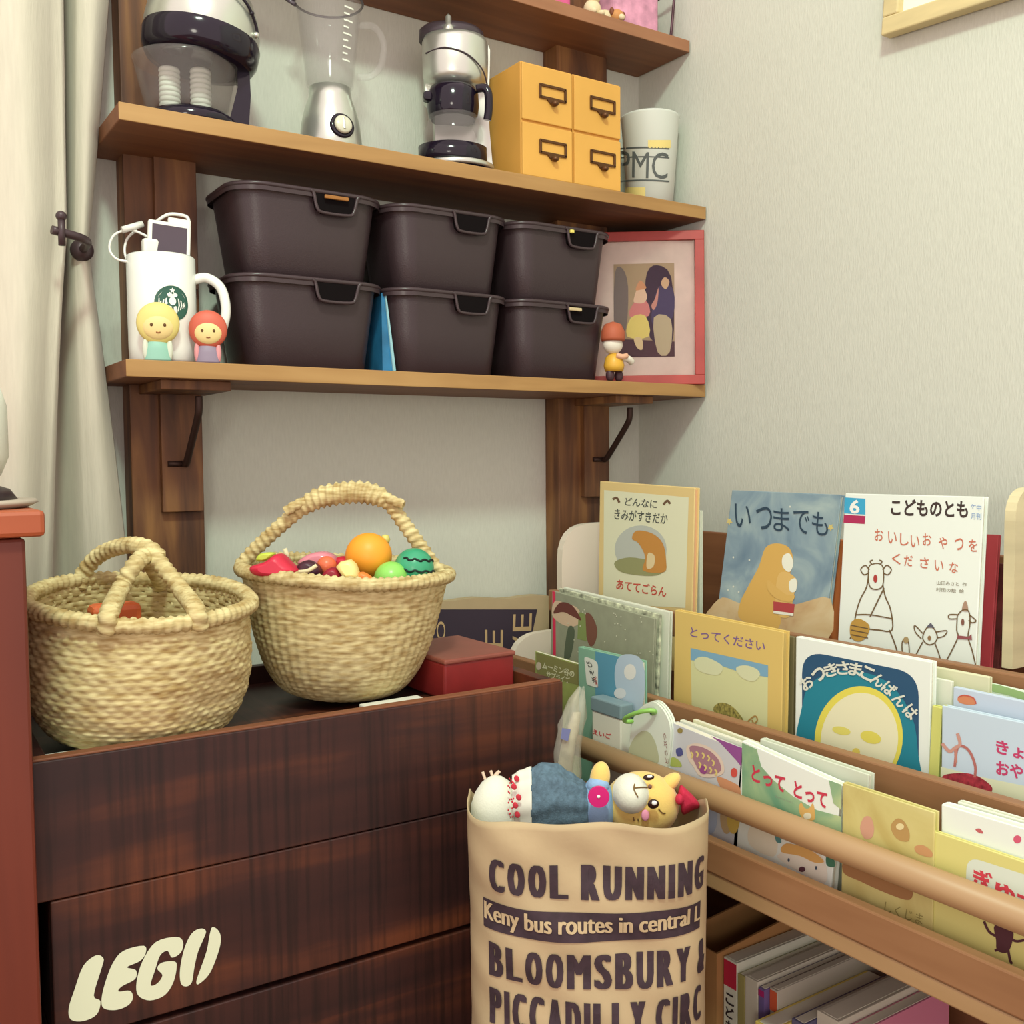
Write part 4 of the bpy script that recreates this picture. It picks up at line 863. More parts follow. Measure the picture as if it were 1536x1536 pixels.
book('grey-green dotted picture book with mushroom picture opening the middle tier', (828, 886), (982, 928), -.330, 0, MZ, .005, M_gg, art_mush, spine=mat('cover_hotpink', (218, 58, 90), .5))
M_fl = mat('cover_floral', (178, 184, 158), .55, noise=(90, .35))
book('flower-edged picture book just behind the dotted one', (838, 882), (990, 922), -.318, 0, MZ, .004, M_fl, None)
book('second white-edged book behind the dotted one', (845, 881), (1004, 918), -.308, 0, MZ, .007, mat('cover_white', (218, 224, 206), .5), None)
M_clouds = mat('print_sky', (124, 170, 196), .5)
def art_totte(b, f):
    F1, F2, F3, F4 = f(1), f(2), f(3), f(4)
    txt(b, F1, 'とってください', (1036, 940), (1148, 962), (1147, 978), (1035, 955), (122, 96, 148), .012)
    flat(b, F1, [(1036, 972), (1152, 998), (1151, 1120), (1038, 1085)], (208, 212, 160)); shp(b, F2, [(1036, 972), (1094, 985), (1152, 998), (1152, 1016), (1110, 1008), (1080, 998), (1050, 992), (1036, 990)], M_clouds, 1)
    shp(b, F3, [(1042, 990), (1054, 985), (1070, 990), (1084, 1000), (1078, 1012), (1058, 1010), (1044, 1002)], (210, 216, 176)); shp(b, F3, [(1104, 1002), (1118, 998), (1134, 1003), (1140, 1012), (1130, 1022), (1112, 1016)], (210, 216, 176))
    shp(b, F3, [(1070, 1062), (1080, 1054), (1096, 1058), (1110, 1072), (1114, 1082), (1096, 1082), (1076, 1074)], mat('print_moss', (142, 134, 72), .6, noise=(300, .3))); line(b, F4, [(1118, 1086), (1126, 1078), (1133, 1074), (1136, 1080), (1131, 1085), (1128, 1080)], 2, (176, 140, 80))
book('mustard picture book with hedgehog and clouds in the middle tier', (1012, 915), (1175, 948), -.327, 0, MZ, .012, mat('cover_mustard', (216, 190, 112), .5), art_totte, pages=mat('mustard_pages', (206, 182, 112), .7))
book('dark-edged book between the mustard and the moon book', (1150, 948), (1191, 956), -.308, 0, MZ, .006, mat('cover_darkolive', (120, 112, 78), .6))
def art_moon(b, f):
    F1, F2, F3, F4, F5 = f(1), f(2), f(3), f(4), f(5)
    pts = rounded([(1203, 1180, 0), (1203, 975, 36), (1378, 1010, 36), (1378, 1250, 0)], n=8)
    flat(b, F1, pts, (46, 84, 116)); shp(b, F2, [(1203, 1060), (1225, 1018), (1275, 1006), (1330, 1022), (1366, 1070), (1377, 1130), (1377, 1240), (1203, 1180)], (40, 130, 150), 3)
    oval(b, F3, 1288, 1108, 66, 79, (222, 214, 92), .12, 48); oval(b, F4, 1289, 1110, 58, 71, (228, 228, 192), .12, 48)
    # soft craters in place of the printed artwork
    oval(b, F5, 1262, 1096, 14, 6, (220, 214, 110), .2); oval(b, F5, 1306, 1106, 16, 9, (220, 212, 96), .3); oval(b, F5, 1258, 1140, 17, 14, (230, 184, 66)); oval(b, F5, 1318, 1158, 18, 14, (230, 184, 66)); oval(b, F5, 1284, 1128, 6, 6, (224, 206, 100))
    s = 'おつきさまこんばんは'; C = [(1210, 1024), (1228, 1012), (1246, 1005), (1264, 1002), (1283, 1004), (1301, 1010), (1317, 1020), (1334, 1033), (1350, 1050), (1366, 1068)]
    for i, (ch, (x, y)) in enumerate(zip(s, C)):
        a = C[max(0, i-1)]; c = C[min(9, i+1)]; q = math.atan2(c[1]-a[1], c[0]-a[0]); r_ = 10; cs, sn = cos(q), sin(q)
        Q = [(x+u*cs-v*sn, y+u*sn+v*cs) for u, v in ((-r_, -r_), (r_, -r_), (r_, r_), (-r_, r_))]; txt(b, F5, ch, *Q, (214, 220, 206), .03)
book('white-bordered blue picture book with big pale moon', (1194, 955), (1397, 993), -.327, 0, MZ, .010, mat('cover_bright_white', (228, 238, 230), .45), art_moon)
book('white book with yellow spine beside the moon book', (1360, 1008), (1428, 1022), -.310, 0, MZ, .004, mat('cover_white', (218, 224, 206), .5), None, pages=mat('yellow_pages', (206, 190, 110), .6))
book('cream round-cornered book under the top rail', (1400, 1000), (1484, 1016), -.298, 0, MZ, .006, mat('cover_cream', (212, 214, 180), .5), None)
def art_green(b, f):
    shp(b, f(1), [(1478, 1026), (1500, 1028), (1540, 1040), (1560, 1046), (1560, 1060), (1520, 1045), (1485, 1036)], (150, 182, 122))
book('white and green patterned book at the picture edge of the middle tier', (1470, 1022), (1640, 1060), -.292, 0, MZ, .006, mat('cover_mint', (212, 230, 208), .5), art_green)
def art_ora(b, f):
    shp(b, f(1), [(1437, 1046), (1446, 1043), (1460, 1047), (1464, 1056), (1450, 1057), (1438, 1053)], (206, 134, 96)); line(b, f(2), [(1437, 1046), (1446, 1043), (1460, 1047), (1464, 1056)], 2, (196, 94, 78))
book('pale blue book with orange loaf shape behind the red pot book', (1430, 1030), (1620, 1070), -.318, 0, MZ, .006, mat('cover_paleblue', (190, 206, 222), .5), art_ora)
def art_pot(b, f):
    F1, F2 = f(1), f(2)
    txt(b, F1, 'きょ', (1494, 1108), (1536, 1120), (1536, 1140), (1494, 1130), (190, 66, 108), .03); txt(b, F1, 'おやつ', (1494, 1140), (1556, 1152), (1556, 1174), (1494, 1162), (190, 66, 108), .03)
    flat(b, F1, [(1411, 1150), (1470, 1165), (1600, 1192), (1600, 1260), (1411, 1200)], (214, 222, 190))
    shp(b, F2, [(1414, 1164), (1430, 1160), (1452, 1160), (1470, 1166), (1486, 1178), (1488, 1186), (1480, 1192), (1440, 1182), (1416, 1174)], mat('print_red', (160, 54, 66), .5, noise=(200, .2)))
    line(b, F2, [(1462, 1166), (1463, 1150), (1456, 1130), (1446, 1120), (1436, 1122), (1432, 1150)], 4, (176, 110, 104)); line(b, F2, [(1413, 1115), (1424, 1127), (1432, 1122), (1440, 1116), (1436, 1100)], 5, (196, 150, 138)); line(b, F2, [(1433, 1124), (1434, 1144)], 4, (190, 132, 120))
book('light blue picture book with red pot and pink title', (1413, 1058), (1600, 1098), -.336, 0, MZ, .008, mat('cover_lightblue', (192, 212, 226), .45), art_pot, spine=mat('cover_lime', (206, 210, 120), .5))
book('lime-yellow spined book next to the light blue one', (1398, 1058), (1413, 1062), -.330, 0, MZ, .008, mat('cover_lime', (206, 210, 120), .5))

# --- front tier
FZ = .386
def art_card(b, f):
    F1, F2 = f(1), f(2)
    flat(b, F1, [(804, 979), (868, 998), (869, 1028), (806, 1012)], mat('print_olive', (140, 138, 84), .6)); txt(b, F2, 'ムーミン谷の', (814, 992), (862, 1006), (861, 1017), (813, 1003), (222, 222, 186), .03); txt(b, F2, 'サプライズ', (820, 1006), (855, 1016), (854, 1026), (819, 1016), (222, 222, 186), .03)
    oval(b, F2, 808, 999, 4, 6, (214, 200, 180))
book('olive and green storybook leaning at the far end of the front tier', (803, 977), (880, 1000), -.392, 0, FZ, .006, mat('cover_leaf', (158, 170, 96), .55, noise=(14, .18)), art_card, soft=True)
def art_teal(b, f):
    F1, F2, F3 = f(1), f(2), f(3)
    flat(b, F1, [(893, 977), (963, 993), (962, 1062), (893, 1050)], (92, 152, 176)); shp(b, F2, [(930, 984), (964, 992), (963, 1062), (936, 1056), (922, 1020)], (178, 200, 214))
    oval(b, F3, 945, 1008, 9, 12, (222, 226, 218)); oval(b, F3, 930, 1040, 9, 8, (210, 216, 216))
    flat(b, F3, rounded([(876, 984, 5), (897, 992, 8), (897, 1032, 3), (880, 1027, 4)], n=4), (222, 228, 216)); txt(b, f(4), 'あそび', (889, 1024), (879, 992), (886, 990), (896, 1026), (70, 74, 70), .02); txt(b, f(4), 'ぶん', (893, 1030), (889, 1014), (894, 1014), (897, 1030), (190, 70, 66), .02)
book('small teal and sky-blue hardcover near the rod end', (867, 970), (962, 992), -.404, 0, FZ, .010, mat('cover_teal', (132, 178, 152), .5), art_teal)
# card box
bx = thing('card_box', 'small white card box with slate blue lid behind the rod', 'box', (-.42, -.44, FZ)); A0 = atX(888, 1066, -.428); A1 = atX(931, 1080, -.428)
zl_, zt_ = (A0.z+A1.z)/2, atX(931, 1058, -.428).z
b = MB(); b.box((-.4185, (A0.y+A1.y)/2, (FZ+zl_)/2), (.019, abs(A1.y-A0.y), zl_-FZ), mat('card_box_white', (222, 224, 208), .5)); yb_ = -.4285
XF = lambda px, py: atX(px, py, -.4285)
txt(b, XF, 'えいご', (889, 1093), (917, 1101), (916, 1109), (889, 1101), (206, 66, 72), .02); b.build('box_body', bx)
b = MB(); b.box((-.4185, (A0.y+A1.y)/2, (zl_+zt_)/2+.0002), (.022, abs(A1.y-A0.y)+.003, zt_-zl_), mat('box_lid_slate', (122, 146, 152), .5), None, .002); b.build('box_lid', bx)
# ring-bound cards
M_crd = mat('card_white', (216, 226, 212), .5)
rc = thing('ring_cards', 'arched white word cards bound by a green ring behind the rod', 'flash cards', (-.43, -.53, FZ)); RXX = -.436
arch = catmull([(944, 1130, 0), (946, 1095, 0), (955, 1068, 0), (975, 1053, 0), (990, 1060, 0), (1003, 1082, 0), (1005, 1110, 0), (1000, 1152, 0)], 5)
for k, lab in ((0, None), (1, None), (2, None)):
    b = MB(); X0 = RXX+.004*k; sh_ = (0, -3*k)
    P = [atX(p.x+2.2*k*1.5, p.y-1.2*k, X0) for p in arch]; z_ = FZ+.002
    P = P+[Vector((X0, P[-1].y, z_)), Vector((X0, P[0].y, z_))]
    b.prism(P, (.0028, 0, 0), M_crd)
    if k == 0:
        g = lambda px, py: atX(px, py, RXX-.0003)
        shp(b, g, [(945, 1135), (948, 1112), (962, 1097), (975, 1100), (985, 1120), (985, 1146)], (184, 190, 156)); txt(b, lambda px, py: atX(px, py, RXX-.0004), 'どうぶつ', (998, 1145), (994, 1100), (999, 1100), (1003, 1146), (150, 110, 104), .01)
        oval(b, lambda px, py: atX(px, py, RXX-.0004), 978, 1068, 4, 5, (60, 74, 60))
    b.build('card', rc)
b = MB(); c0 = atX(960, 1074, RXX-.004); ra = (atX(980, 1068, RXX)-atX(942, 1082, RXX)).length/2
b.tube([c0+Vector((-.010*sin(q)-.001, -ra*cos(q), (.012*cos(q))+.004*sin(q))) for q in [2*pi*k/30 for k in range(30)]], .0028, mat('ring_green', (140, 196, 96), .35), 10, closed=True); b.build('binder_ring', rc)
def art_purple(b, f):
    F1, F2, F3, F4 = f(1), f(2), f(3), f(4)
    shp(b, F1, [(1066, 1104), (1113, 1122), (1112, 1150), (1104, 1140), (1080, 1114)], (146, 84, 148), 1)
    shp(b, F2, [(1030, 1120), (1046, 1115), (1066, 1122), (1082, 1138), (1086, 1158), (1070, 1166), (1050, 1164), (1040, 1150), (1032, 1138)], (222, 206, 190)); shp(b, F3, [(1034, 1122), (1046, 1119), (1064, 1126), (1078, 1140), (1081, 1156), (1068, 1161), (1052, 1158), (1044, 1148)], (168, 126, 140))
    for x0, y0 in ((1036, 1128), (1044, 1127), (1053, 1129), (1061, 1133), (1068, 1140), (1048, 1143), (1056, 1147), (1064, 1151), (1072, 1154)): line(b, F4, [(x0, y0), (x0+3, y0+4), (x0+1, y0+9)], 2.6, (222, 206, 130))
    shp(b, F3, [(1052, 1148), (1060, 1153), (1058, 1161), (1050, 1158)], (150, 80, 140)); shp(b, F1, [(1075, 1166), (1096, 1172), (1110, 1182), (1108, 1200), (1090, 1195)], (206, 150, 112)); oval(b, F2, 1101, 1159, 5, 7, (204, 84, 76)); shp(b, F1, [(1008, 1136), (1018, 1140), (1022, 1150), (1004, 1148)], (170, 186, 96)); oval(b, F1, 1020, 1096, 4, 4, (150, 136, 76)); shp(b, F1, [(1014, 1124), (1022, 1122), (1024, 1132), (1016, 1134)], (84, 88, 144))
    for x, c in ((1050, (206, 210, 206)), (1066, (170, 184, 206)), (1090, (192, 168, 126)), (1100, (206, 180, 90))): oval(b, F1, x, 1225, 10, 26, c)
book('lilac magazine with speech-bubble logo behind the rod', (1008, 1084), (1114, 1128), -.430, 0, FZ, .010, mat('cover_lilac', (200, 204, 208), .45), art_purple, soft=True)
book('white-edged booklet behind the lilac magazine', (1020, 1080), (1130, 1120), -.417, 0, FZ, .006, mat('cover_white', (218, 224, 206), .5), None, soft=True)
book('cream booklet behind the rod under the middle rail', (1040, 1079), (1150, 1120), -.409, 0, FZ, .005, mat('cover_cream', (212, 214, 180), .5), None, soft=True)
M_meadow = wcol('print_meadow', (150, 184, 142), ((110, 160, 128), (188, 206, 150)))
def art_tt(b, f):
    F1, F2, F3 = f(1), f(2), f(3)
    shp(b, F1, [(1113, 1114), (1135, 1124), (1142, 1150), (1160, 1170), (1190, 1195), (1225, 1215), (1262, 1225), (1262, 1280), (1113, 1205)], M_meadow, 1); flat(b, F1, [(1243, 1170), (1262, 1177), (1262, 1215), (1250, 1205)], M_meadow)
    for s, x, y in (('とって', 1128, 1146), ('とって', 1191, 1170)):
        txt(b, F2, s, (x, y), (x+50, y+19), (x+49, y+44), (x-1, y+25), (198, 62, 84), .03)
    shp(b, F2, [(1198, 1212), (1202, 1204), (1207, 1212), (1214, 1212), (1219, 1205), (1222, 1216), (1221, 1230), (1204, 1228)], (216, 176, 104)); oval(b, F3, 1211, 1224, 6, 5, (226, 222, 196)); txt(b, F2, 'なかむら ひろこ', (1163, 1193), (1190, 1203), (1190, 1206), (1163, 1196), (150, 150, 140), 0)
    shp(b, F1, [(1125, 1240), (1150, 1232), (1166, 1258), (1160, 1285), (1125, 1268)], (226, 222, 200)); shp(b, F2, [(1172, 1278), (1180, 1265), (1215, 1275), (1236, 1290), (1236, 1325), (1170, 1290)], (226, 222, 206)); shp(b, F3, [(1172, 1278), (1180, 1265), (1215, 1275), (1236, 1292), (1222, 1294), (1200, 1284)], (214, 170, 100)); oval(b, f(4), 1203, 1304, 5, 4, (92, 56, 66)); oval(b, f(4), 1183, 1290, 1.6, 3, (70, 84, 100)); oval(b, f(4), 1224, 1302, 1.6, 3, (70, 84, 100)); shp(b, F2, [(1240, 1282), (1250, 1286), (1252, 1300), (1240, 1298)], (70, 120, 96)); shp(b, F2, [(1162, 1246), (1168, 1250), (1172, 1264), (1164, 1262)], (90, 140, 140))
book('white board book with red title and green meadow behind the rod', (1113, 1111), (1262, 1178), -.430, 0, FZ, .011, mat('cover_bright_white', (228, 238, 230), .45), art_tt)
book('grey-white plain book behind the meadow board book', (1140, 1108), (1303, 1162), -.412, 0, FZ, .010, mat('cover_greywhite', (204, 212, 194), .5), None)
M_par = wcol('print_parchment', (204, 196, 128), ((190, 176, 108), (214, 208, 146)))
def art_par(b, f):
    F1, F2 = f(1), f(2)
    shp(b, F1, [(1290, 1242), (1296, 1226), (1306, 1226), (1311, 1242), (1308, 1256), (1297, 1258)], (204, 158, 134)); shp(b, F1, [(1336, 1240), (1345, 1228), (1356, 1232), (1364, 1248), (1362, 1262), (1345, 1258)], (180, 148, 92)); oval(b, F2, 1350, 1240, 6, 5, (222, 212, 160)); shp(b, F1, [(1372, 1270), (1385, 1268), (1398, 1278), (1396, 1286), (1376, 1280)], (196, 150, 104))
    shp(b, F1, [(1266, 1292), (1290, 1296), (1330, 1318), (1366, 1330), (1364, 1350), (1330, 1340), (1290, 1322), (1266, 1310)], (156, 116, 76))
    txt(b, F1, 'しくじま', (1328, 1352), (1385, 1372), (1383, 1388), (1326, 1368), (150, 140, 84), 0)
book('parchment-yellow picture book with faint brown animals behind the rod', (1264, 1174), (1402, 1219), -.432, 0, FZ, .008, M_par, art_par, pages=mat('pale_yellow_pages', (222, 222, 160), .7))
def art_hug(b, f):
    F1, F2 = f(1), f(2)
    flat(b, F1, rounded([(1448, 1360, 0), (1450, 1284, 22), (1600, 1332, 10), (1600, 1420, 0)], n=8), (210, 222, 208)); txt(b, F2, 'ぎ', (1460, 1299), (1489, 1311), (1488, 1342), (1459, 1330), (206, 68, 82), .04); txt(b, F2, 'ゅ', (1493, 1321), (1523, 1333), (1522, 1358), (1492, 1346), (206, 68, 82), .04); flat(b, F2, [(1526, 1340), (1550, 1350), (1550, 1355), (1526, 1345)], (206, 68, 82))
    K = (84, 50, 56); shp(b, F1, [(1492, 1388), (1516, 1394), (1520, 1405), (1512, 1428), (1496, 1426), (1494, 1410)], K); line(b, F1, [(1498, 1406), (1484, 1398), (1476, 1382)], 4, K); line(b, F1, [(1516, 1408), (1526, 1412), (1545, 1408)], 4, K); line(b, F1, [(1498, 1424), (1492, 1426)], 4, K); line(b, F1, [(1512, 1424), (1515, 1440), (1518, 1446)], 4, K)
book('yellow picture book with oval title label at the near end of the rod', (1398, 1246), (1580, 1308), -.430, 0, FZ, .006, mat('cover_yellow', (212, 208, 130), .5), art_hug)
def art_dots(b, f):
    shp(b, f(1), [(1463, 1244), (1470, 1243), (1475, 1250), (1468, 1249)], (190, 100, 104)); oval(b, f(1), 1526, 1259, 6, 6, (206, 92, 120))
book('white board book with red dots behind the yellow one', (1412, 1206), (1620, 1268), -.422, 0, FZ, .012, mat('cover_bright_white', (228, 238, 230), .45), art_dots)
book('second white book at the near end behind the dotted one', (1436, 1202), (1640, 1262), -.408, 0, FZ, .009, mat('cover_white', (218, 224, 206), .5), None)

# --- lower compartment: kraft file box and magazines standing spine out
b = MB(); fz = .0365
M_card = mat('cardboard', (166, 124, 76), .8, noise=(10, .05))
for y_ in (-.505, -.570): b.prism([(-.37, y_, fz), (-.37, y_, .242), (-.15, y_, .262), (-.15, y_, fz)], (0, -.003, 0), M_card)
b.box((-.3685, -.539, (fz+.242)/2), (.003, .062, .242-fz), M_card, None, .0005); b.box((-.1515, -.539, (fz+.262)/2), (.003, .062, .262-fz), M_card, None, .0005); b.box((-.26, -.539, fz+.0015), (.214, .062, .003), M_card, None, .0005); tag(b.build('file_box'), 'brown cardboard file box at the inner end of the lower compartment', 'file box')
def mag(y0, y1, z, x, cov, label, band=None, ink_=None, title=None, dark=None):
    root = thing('magazine', label, 'magazine', (x+.1, (y0+y1)/2, fz), 'magazines in the lower compartment'); b = MB(); ym = (y0+y1)/2; t = y0-y1
    b.box((x+.1, ym, (fz+z)/2), (.2, t, z-fz), cov, None, .0008); G = lambda u, v, h=.0004: Vector((x-h, y0-t*u, z-(z-fz)*v))
    if band:
        v1, c = band; b.poly([G(.03, .01), G(.97, .01), G(.97, v1), G(.03, v1)], c)
    if title:
        for k, ch in enumerate(title): b.text(ch, lambda s, q: G(.18+.64*s, .21+.085*k+.07*(1-q), .0007), dark or ink(52, 44, 46), .03)
    b.build('cover', root, recalc=False)
    b = MB(); b.box((x+.1015, ym, (fz+z)/2+.0004), (.197, t*.72, z-fz), M_pg, None, .0004); b.build('page_block', root)
mag(-.575, -.597, .2375, -.36, mat('cover_white', (218, 224, 206), .5), 'white magazine with red spine head and black title at the file box', (.17, ink(190, 44, 70)), None, 'こどもずかん')
mag(-.598, -.609, .226, -.36, mat('mag_olive', (162, 156, 96), .6), 'thin olive magazine beside the red-headed one')
mag(-.610, -.630, .229, -.36, mat('mag_ivory', (206, 204, 186), .6), 'thick ivory magazine between olive and violet spines')
mag(-.631, -.6405, .224, -.36, mat('mag_violet', (112, 96, 150), .6), 'thin violet magazine with crimson corner', (.05, ink(172, 44, 110)))
mag(-.6415, -.653, .226, -.352, mat('mag_grey', (190, 186, 170), .6), 'grey-white magazine with orange print beyond the violet one', (.14, ink(206, 96, 60)))
mag(-.654, -.680, .204, -.39, mat('mag_yellow', (222, 202, 104), .5), 'thick yellow book sticking out lower in the row')
mag(-.681, -.699, .210, -.36, mat('mag_blueedge', (96, 96, 130), .6), 'blue-edged magazine next to the yellow book')
mag(-.700, -.73, .222, -.34, mat('mag_ivory', (206, 204, 186), .6), 'ivory volume in the shade near the pink magazine')
mag(-.731, -.748, .214, -.36, mat('mag_pink', (206, 130, 156), .6), 'pink magazine farthest along the lower compartment')

# ------------------------------------------------------------------ clear plastic bag hanging at the crate end
M_film = mat('clear_film', (236, 234, 216), .22, alpha=.3, spec=.8, noise=(30, .05), bump=(60, .6))
pb_ = thing('plastic_bag', 'crumpled clear plastic bag tucked between crate and book rack', 'plastic bag', atD(860, 1110, 1.22))
b = MB(); ax_ = [(872, 1032, 5), (866, 1050, 13), (860, 1075, 19), (853, 1100, 22), (848, 1130, 23), (850, 1160, 22), (852, 1190, 20)]
R = []; rr = random.Random(5)
for x, y, w in ax_:
    R.append([atD(x+w*cos(q)*(1+.12*rr.uniform(-1, 1)), y+3*sin(q*2), 1.20-.016*sin(q)*(1+.5*rr.uniform(-1, 1))) for q in [2*pi*k/18 for k in range(18)]])
b.rings(R, M_film); b.build('film', pb_)
b = MB(); b.rings([[atD(x+w*.5*cos(q)-1, y+18, 1.195-.008*sin(q)) for q in [2*pi*k/14 for k in range(14)]] for x, y, w in ax_[1:-1]], mat('bag_content_paper', (172, 166, 136), .6, noise=(60, .15)), cap0=True, cap1=True)
b.poly([atD(843, 1092, 1.178), atD(856, 1094, 1.178), atD(852, 1112, 1.178), atD(841, 1108, 1.178)], ink(112, 118, 160)); b.build('content_paper', pb_)

# ------------------------------------------------------------------ printed paper bag with soft toys
bgc = Vector(atD(880, 1230, 1.02)); bgc.z = 0
vd = Vector((CAM[0]-bgc.x, CAM[1]-bgc.y, 0)).normalized(); sd = Vector((-vd.y, vd.x, 0)); sd = sd if sd.dot(Vector(RX)) > 0 else -sd
BA_, BB_, NE = .1205, .082, 2.7
bag = thing('paper_bag', 'kraft paper bag with bold dark lettering standing before crate and rack', 'paper bag', bgc)
_tab = []
_a = [(-1+2*i/400) for i in range(401)]
def sup(u): return BB_*max(0, 1-abs(u)**NE)**(1/NE)
L_ = 0; _tab = [0]
for i in range(400):
    u0, u1 = _a[i], _a[i+1]; L_ += math.hypot((u1-u0)*BA_, sup(u1)-sup(u0)); _tab.append(L_)
HALF = L_
def crump(s, z):
    return .0022*sin(s*38+z*23)+.0016*sin(z*61-s*27)+.0012*sin(z*120+s*70)
def bagpt(s, z, h=0., side=1):
    """s: arc length from the left edge along the front; z: height"""
    s_ = max(0, min(HALF-1e-6, s)); i = int(np.searchsorted(_tab, s_))-1; i = max(0, min(399, i)); f = (s_-_tab[i])/max(1e-9, _tab[i+1]-_tab[i]); u = _a[i]+(_a[i+1]-_a[i])*f
    k = 1-.05*max(0, (.5-z))*.9+.012*sin(z*14); d = sup(u)+h+crump(s, z)
    return bgc+sd*(u*(BA_*k))+vd*(d if side > 0 else -sup(u)-crump(s+.4, z))+Vector((0, 0, z))
def ztop(u): return .5035+.004*sin(u*4+1.6)+.0015*sin(u*11)
b = MB(); NU, NZ = 90, 70; R = []
for j in range(NZ+1):
    ring = []
    for sdn in (1, -1):
        for i in range(NU):
            s = HALF*(i/NU) if sdn > 0 else HALF*(1-i/NU); zt2 = ztop(s/HALF*2-1) if sdn > 0 else ztop(s/HALF*2)-.026*min(1, 6*min(i, NU-i)/NU)
            ring.append(bagpt(s, zt2*j/NZ, 0, sdn))
    R.append(ring)
b.rings(R, M_kraft, cap0=True); o = b.build('bag_body', bag); md = o.modifiers.new('paper', 'SOLIDIFY'); md.thickness = .0012; md.offset = -1
def sz(px, py):
    """pixel -> (arc length, height) on the bag front"""
    d = Vector(ray(px, py)); s = None
    o = Vector(CAM)-bgc; best = None
    t = 1.02-.08
    for _ in range(12):
        p = o+d*t; u = max(-.999, min(.999, p.dot(sd)/(BA_*(1-.05*max(0, (.5-p.z))*.9)))); dep = sup(u); t += (p.dot(vd)-dep)/max(.2, -(d.dot(vd)))*.7
    p = o+d*t; u = max(-.999, min(.999, p.dot(sd)/(BA_*(1-.05*max(0, (.5-p.z))*.9)))); x = (u+1)*200; i = min(399, int(x)); return _tab[i]+(_tab[i+1]-_tab[i])*(x-i), p.z
M_pr = mat('bag_print', (58, 44, 52), .75, noise=(90, .12)); M_prk = mat('bag_letter_kraft', (190, 170, 134), .8)
b = MB()
def bagtext(t, l, r_, ytop, ybot, xm, m, bold, h):
    (s0, _), (s1, _) = sz(l, ytop), sz(r_, ytop); z1, z0 = sz(xm, ytop)[1], sz(xm, ybot)[1]
    cw = [{' ': .42, 'I': .5, 'M': 1.28}.get(c, 1.) for c in t]; tot = sum(cw); x = 0
    for c, w in zip(t, cw):
        if c != ' ':
            a0, a1 = s0+(s1-s0)*(x+.075*min(1, w)+(.04 if c == 'I' else 0))/tot, s0+(s1-s0)*(x+w-.075*min(1, w)-(.04 if c == 'I' else 0))/tot
            a0 += bold*2; a1 -= bold*2
            for k in (-2, -1, 0, 1, 2): b.text(c, lambda u, v: bagpt(a0+(a1-a0)*u+k*bold, z0+(z1-z0)*v, h+.00006*(k+2)), m, 0, 2)
        x += w
def bagline(t, l, r_, ytop, ybot, xm, m, bold, h):
    (s0, _), (s1, _) = sz(l, ytop), sz(r_, ytop); z1, z0 = sz(xm, ytop)[1], sz(xm, ybot)[1]
    for k in (-2, -1, 0, 1, 2): b.text(t, lambda u, v: bagpt(s0+(s1-s0)*u+k*bold, z0+(z1-z0)*v, h+.00006*(k+2)), m, 0, 2)
bagtext('COOL RUNNING', 732, 1056, 1299, 1349, 860, M_pr, .0012, .0012)
bagtext('BLOOMSBURY &', 730, 1058, 1430, 1482, 860, M_pr, .0011, .0012)
bagtext('PICCADILLY CIRC', 731, 1054, 1501, 1556, 860, M_pr, .0011, .0012)
(s0, _), (s1, _) = sz(724, 1380), sz(1051, 1370); z1, z0 = sz(860, 1368)[1], sz(860, 1411)[1]
b.grid(lambda u, v: bagpt(s0+(s1-s0)*u, z0+(z1-z0)*v, .0010), 60, 6, M_pr)
bagline('Keny bus routes in central L', 726, 1050, 1372, 1406, 860, M_prk, .0004, .0020)
o = b.build('printed_lettering', bag, recalc=False); o['label'] = 'dark printed capital lettering'

# soft toy lying across the bag mouth
M_py = mat('plush_yellow', (228, 196, 110), .9, sheen=.4, bump=(500, .2)); M_pw = mat('plush_white', (218, 222, 206), .9, sheen=.4, bump=(500, .2))
M_den = mat('denim', (84, 108, 124), .85, noise=(220, .12), bump=(700, .4)); M_sb = mat('shirt_blue', (142, 176, 214), .85, bump=(600, .3)); M_bow = mat('bow_red', (188, 36, 68), .8, bump=(500, .3))
TP = 1.03
pl = thing('plush_toy', 'yellow plush cat toy in blue dress lying across the paper bag mouth', 'plush toy', atD(900, 1215, TP))
def pt(px, py, dt=0.): return atD(px, py, TP+dt)
S = TP/F                                         # metres per pixel at the toy
V3 = Matrix((Vector(RX), -Vector(FX), Vector(UX))).transposed()   # columns: right, towards viewer, up
def pell(b, px, py, rx, ry, rz, m, dt=0., rot=0, seg=28):
    b.ell(pt(px, py, dt), (rx*S, rz*S, ry*S), m, V3 @ Matrix.Rotation(-rot, 3, 'Y'), seg, 18)
b = MB(); pell(b, 962, 1207, 57, 50, 44, M_py, .012); h = b.build('head', pl)
b = MB(); pell(b, 946, 1190, 27, 29, 35, M_pw, -.006, .2); b.build('muzzle', h)
b = MB(); pell(b, 1004, 1174, 20, 11, 12, M_py, .012, .7); b.build('ear', h)
b = MB(); pell(b, 975, 1180, 2.8, 3.4, 3, mat('plush_nose', (112, 74, 60), .5), -.026); b.build('nose', h)
b = MB(); M_eye = mat('eye_dark', (48, 24, 22), .15); M_ew = mat('eye_white', (240, 240, 236), .2)
for x, y, dt, ry in ((980, 1206, -.0265, 7), (973, 1166, -.016, 4.5)):
    b = MB(); pell(b, x, y, 8.5, ry, 4, M_eye, dt, .1, 20); e = b.build('eye', h)
    b = MB(); pell(b, x+1.5, y-1.5, 4, ry*.5, 3, M_ew, dt-.002, .1, 14); b.build('eye_glint', e)
b = MB(); pell(b, 968, 1223, 6, 8.5, 3, mat('cheek_pink', (224, 150, 176), .9), -.0215, 0, 18); b.build('cheek', h)
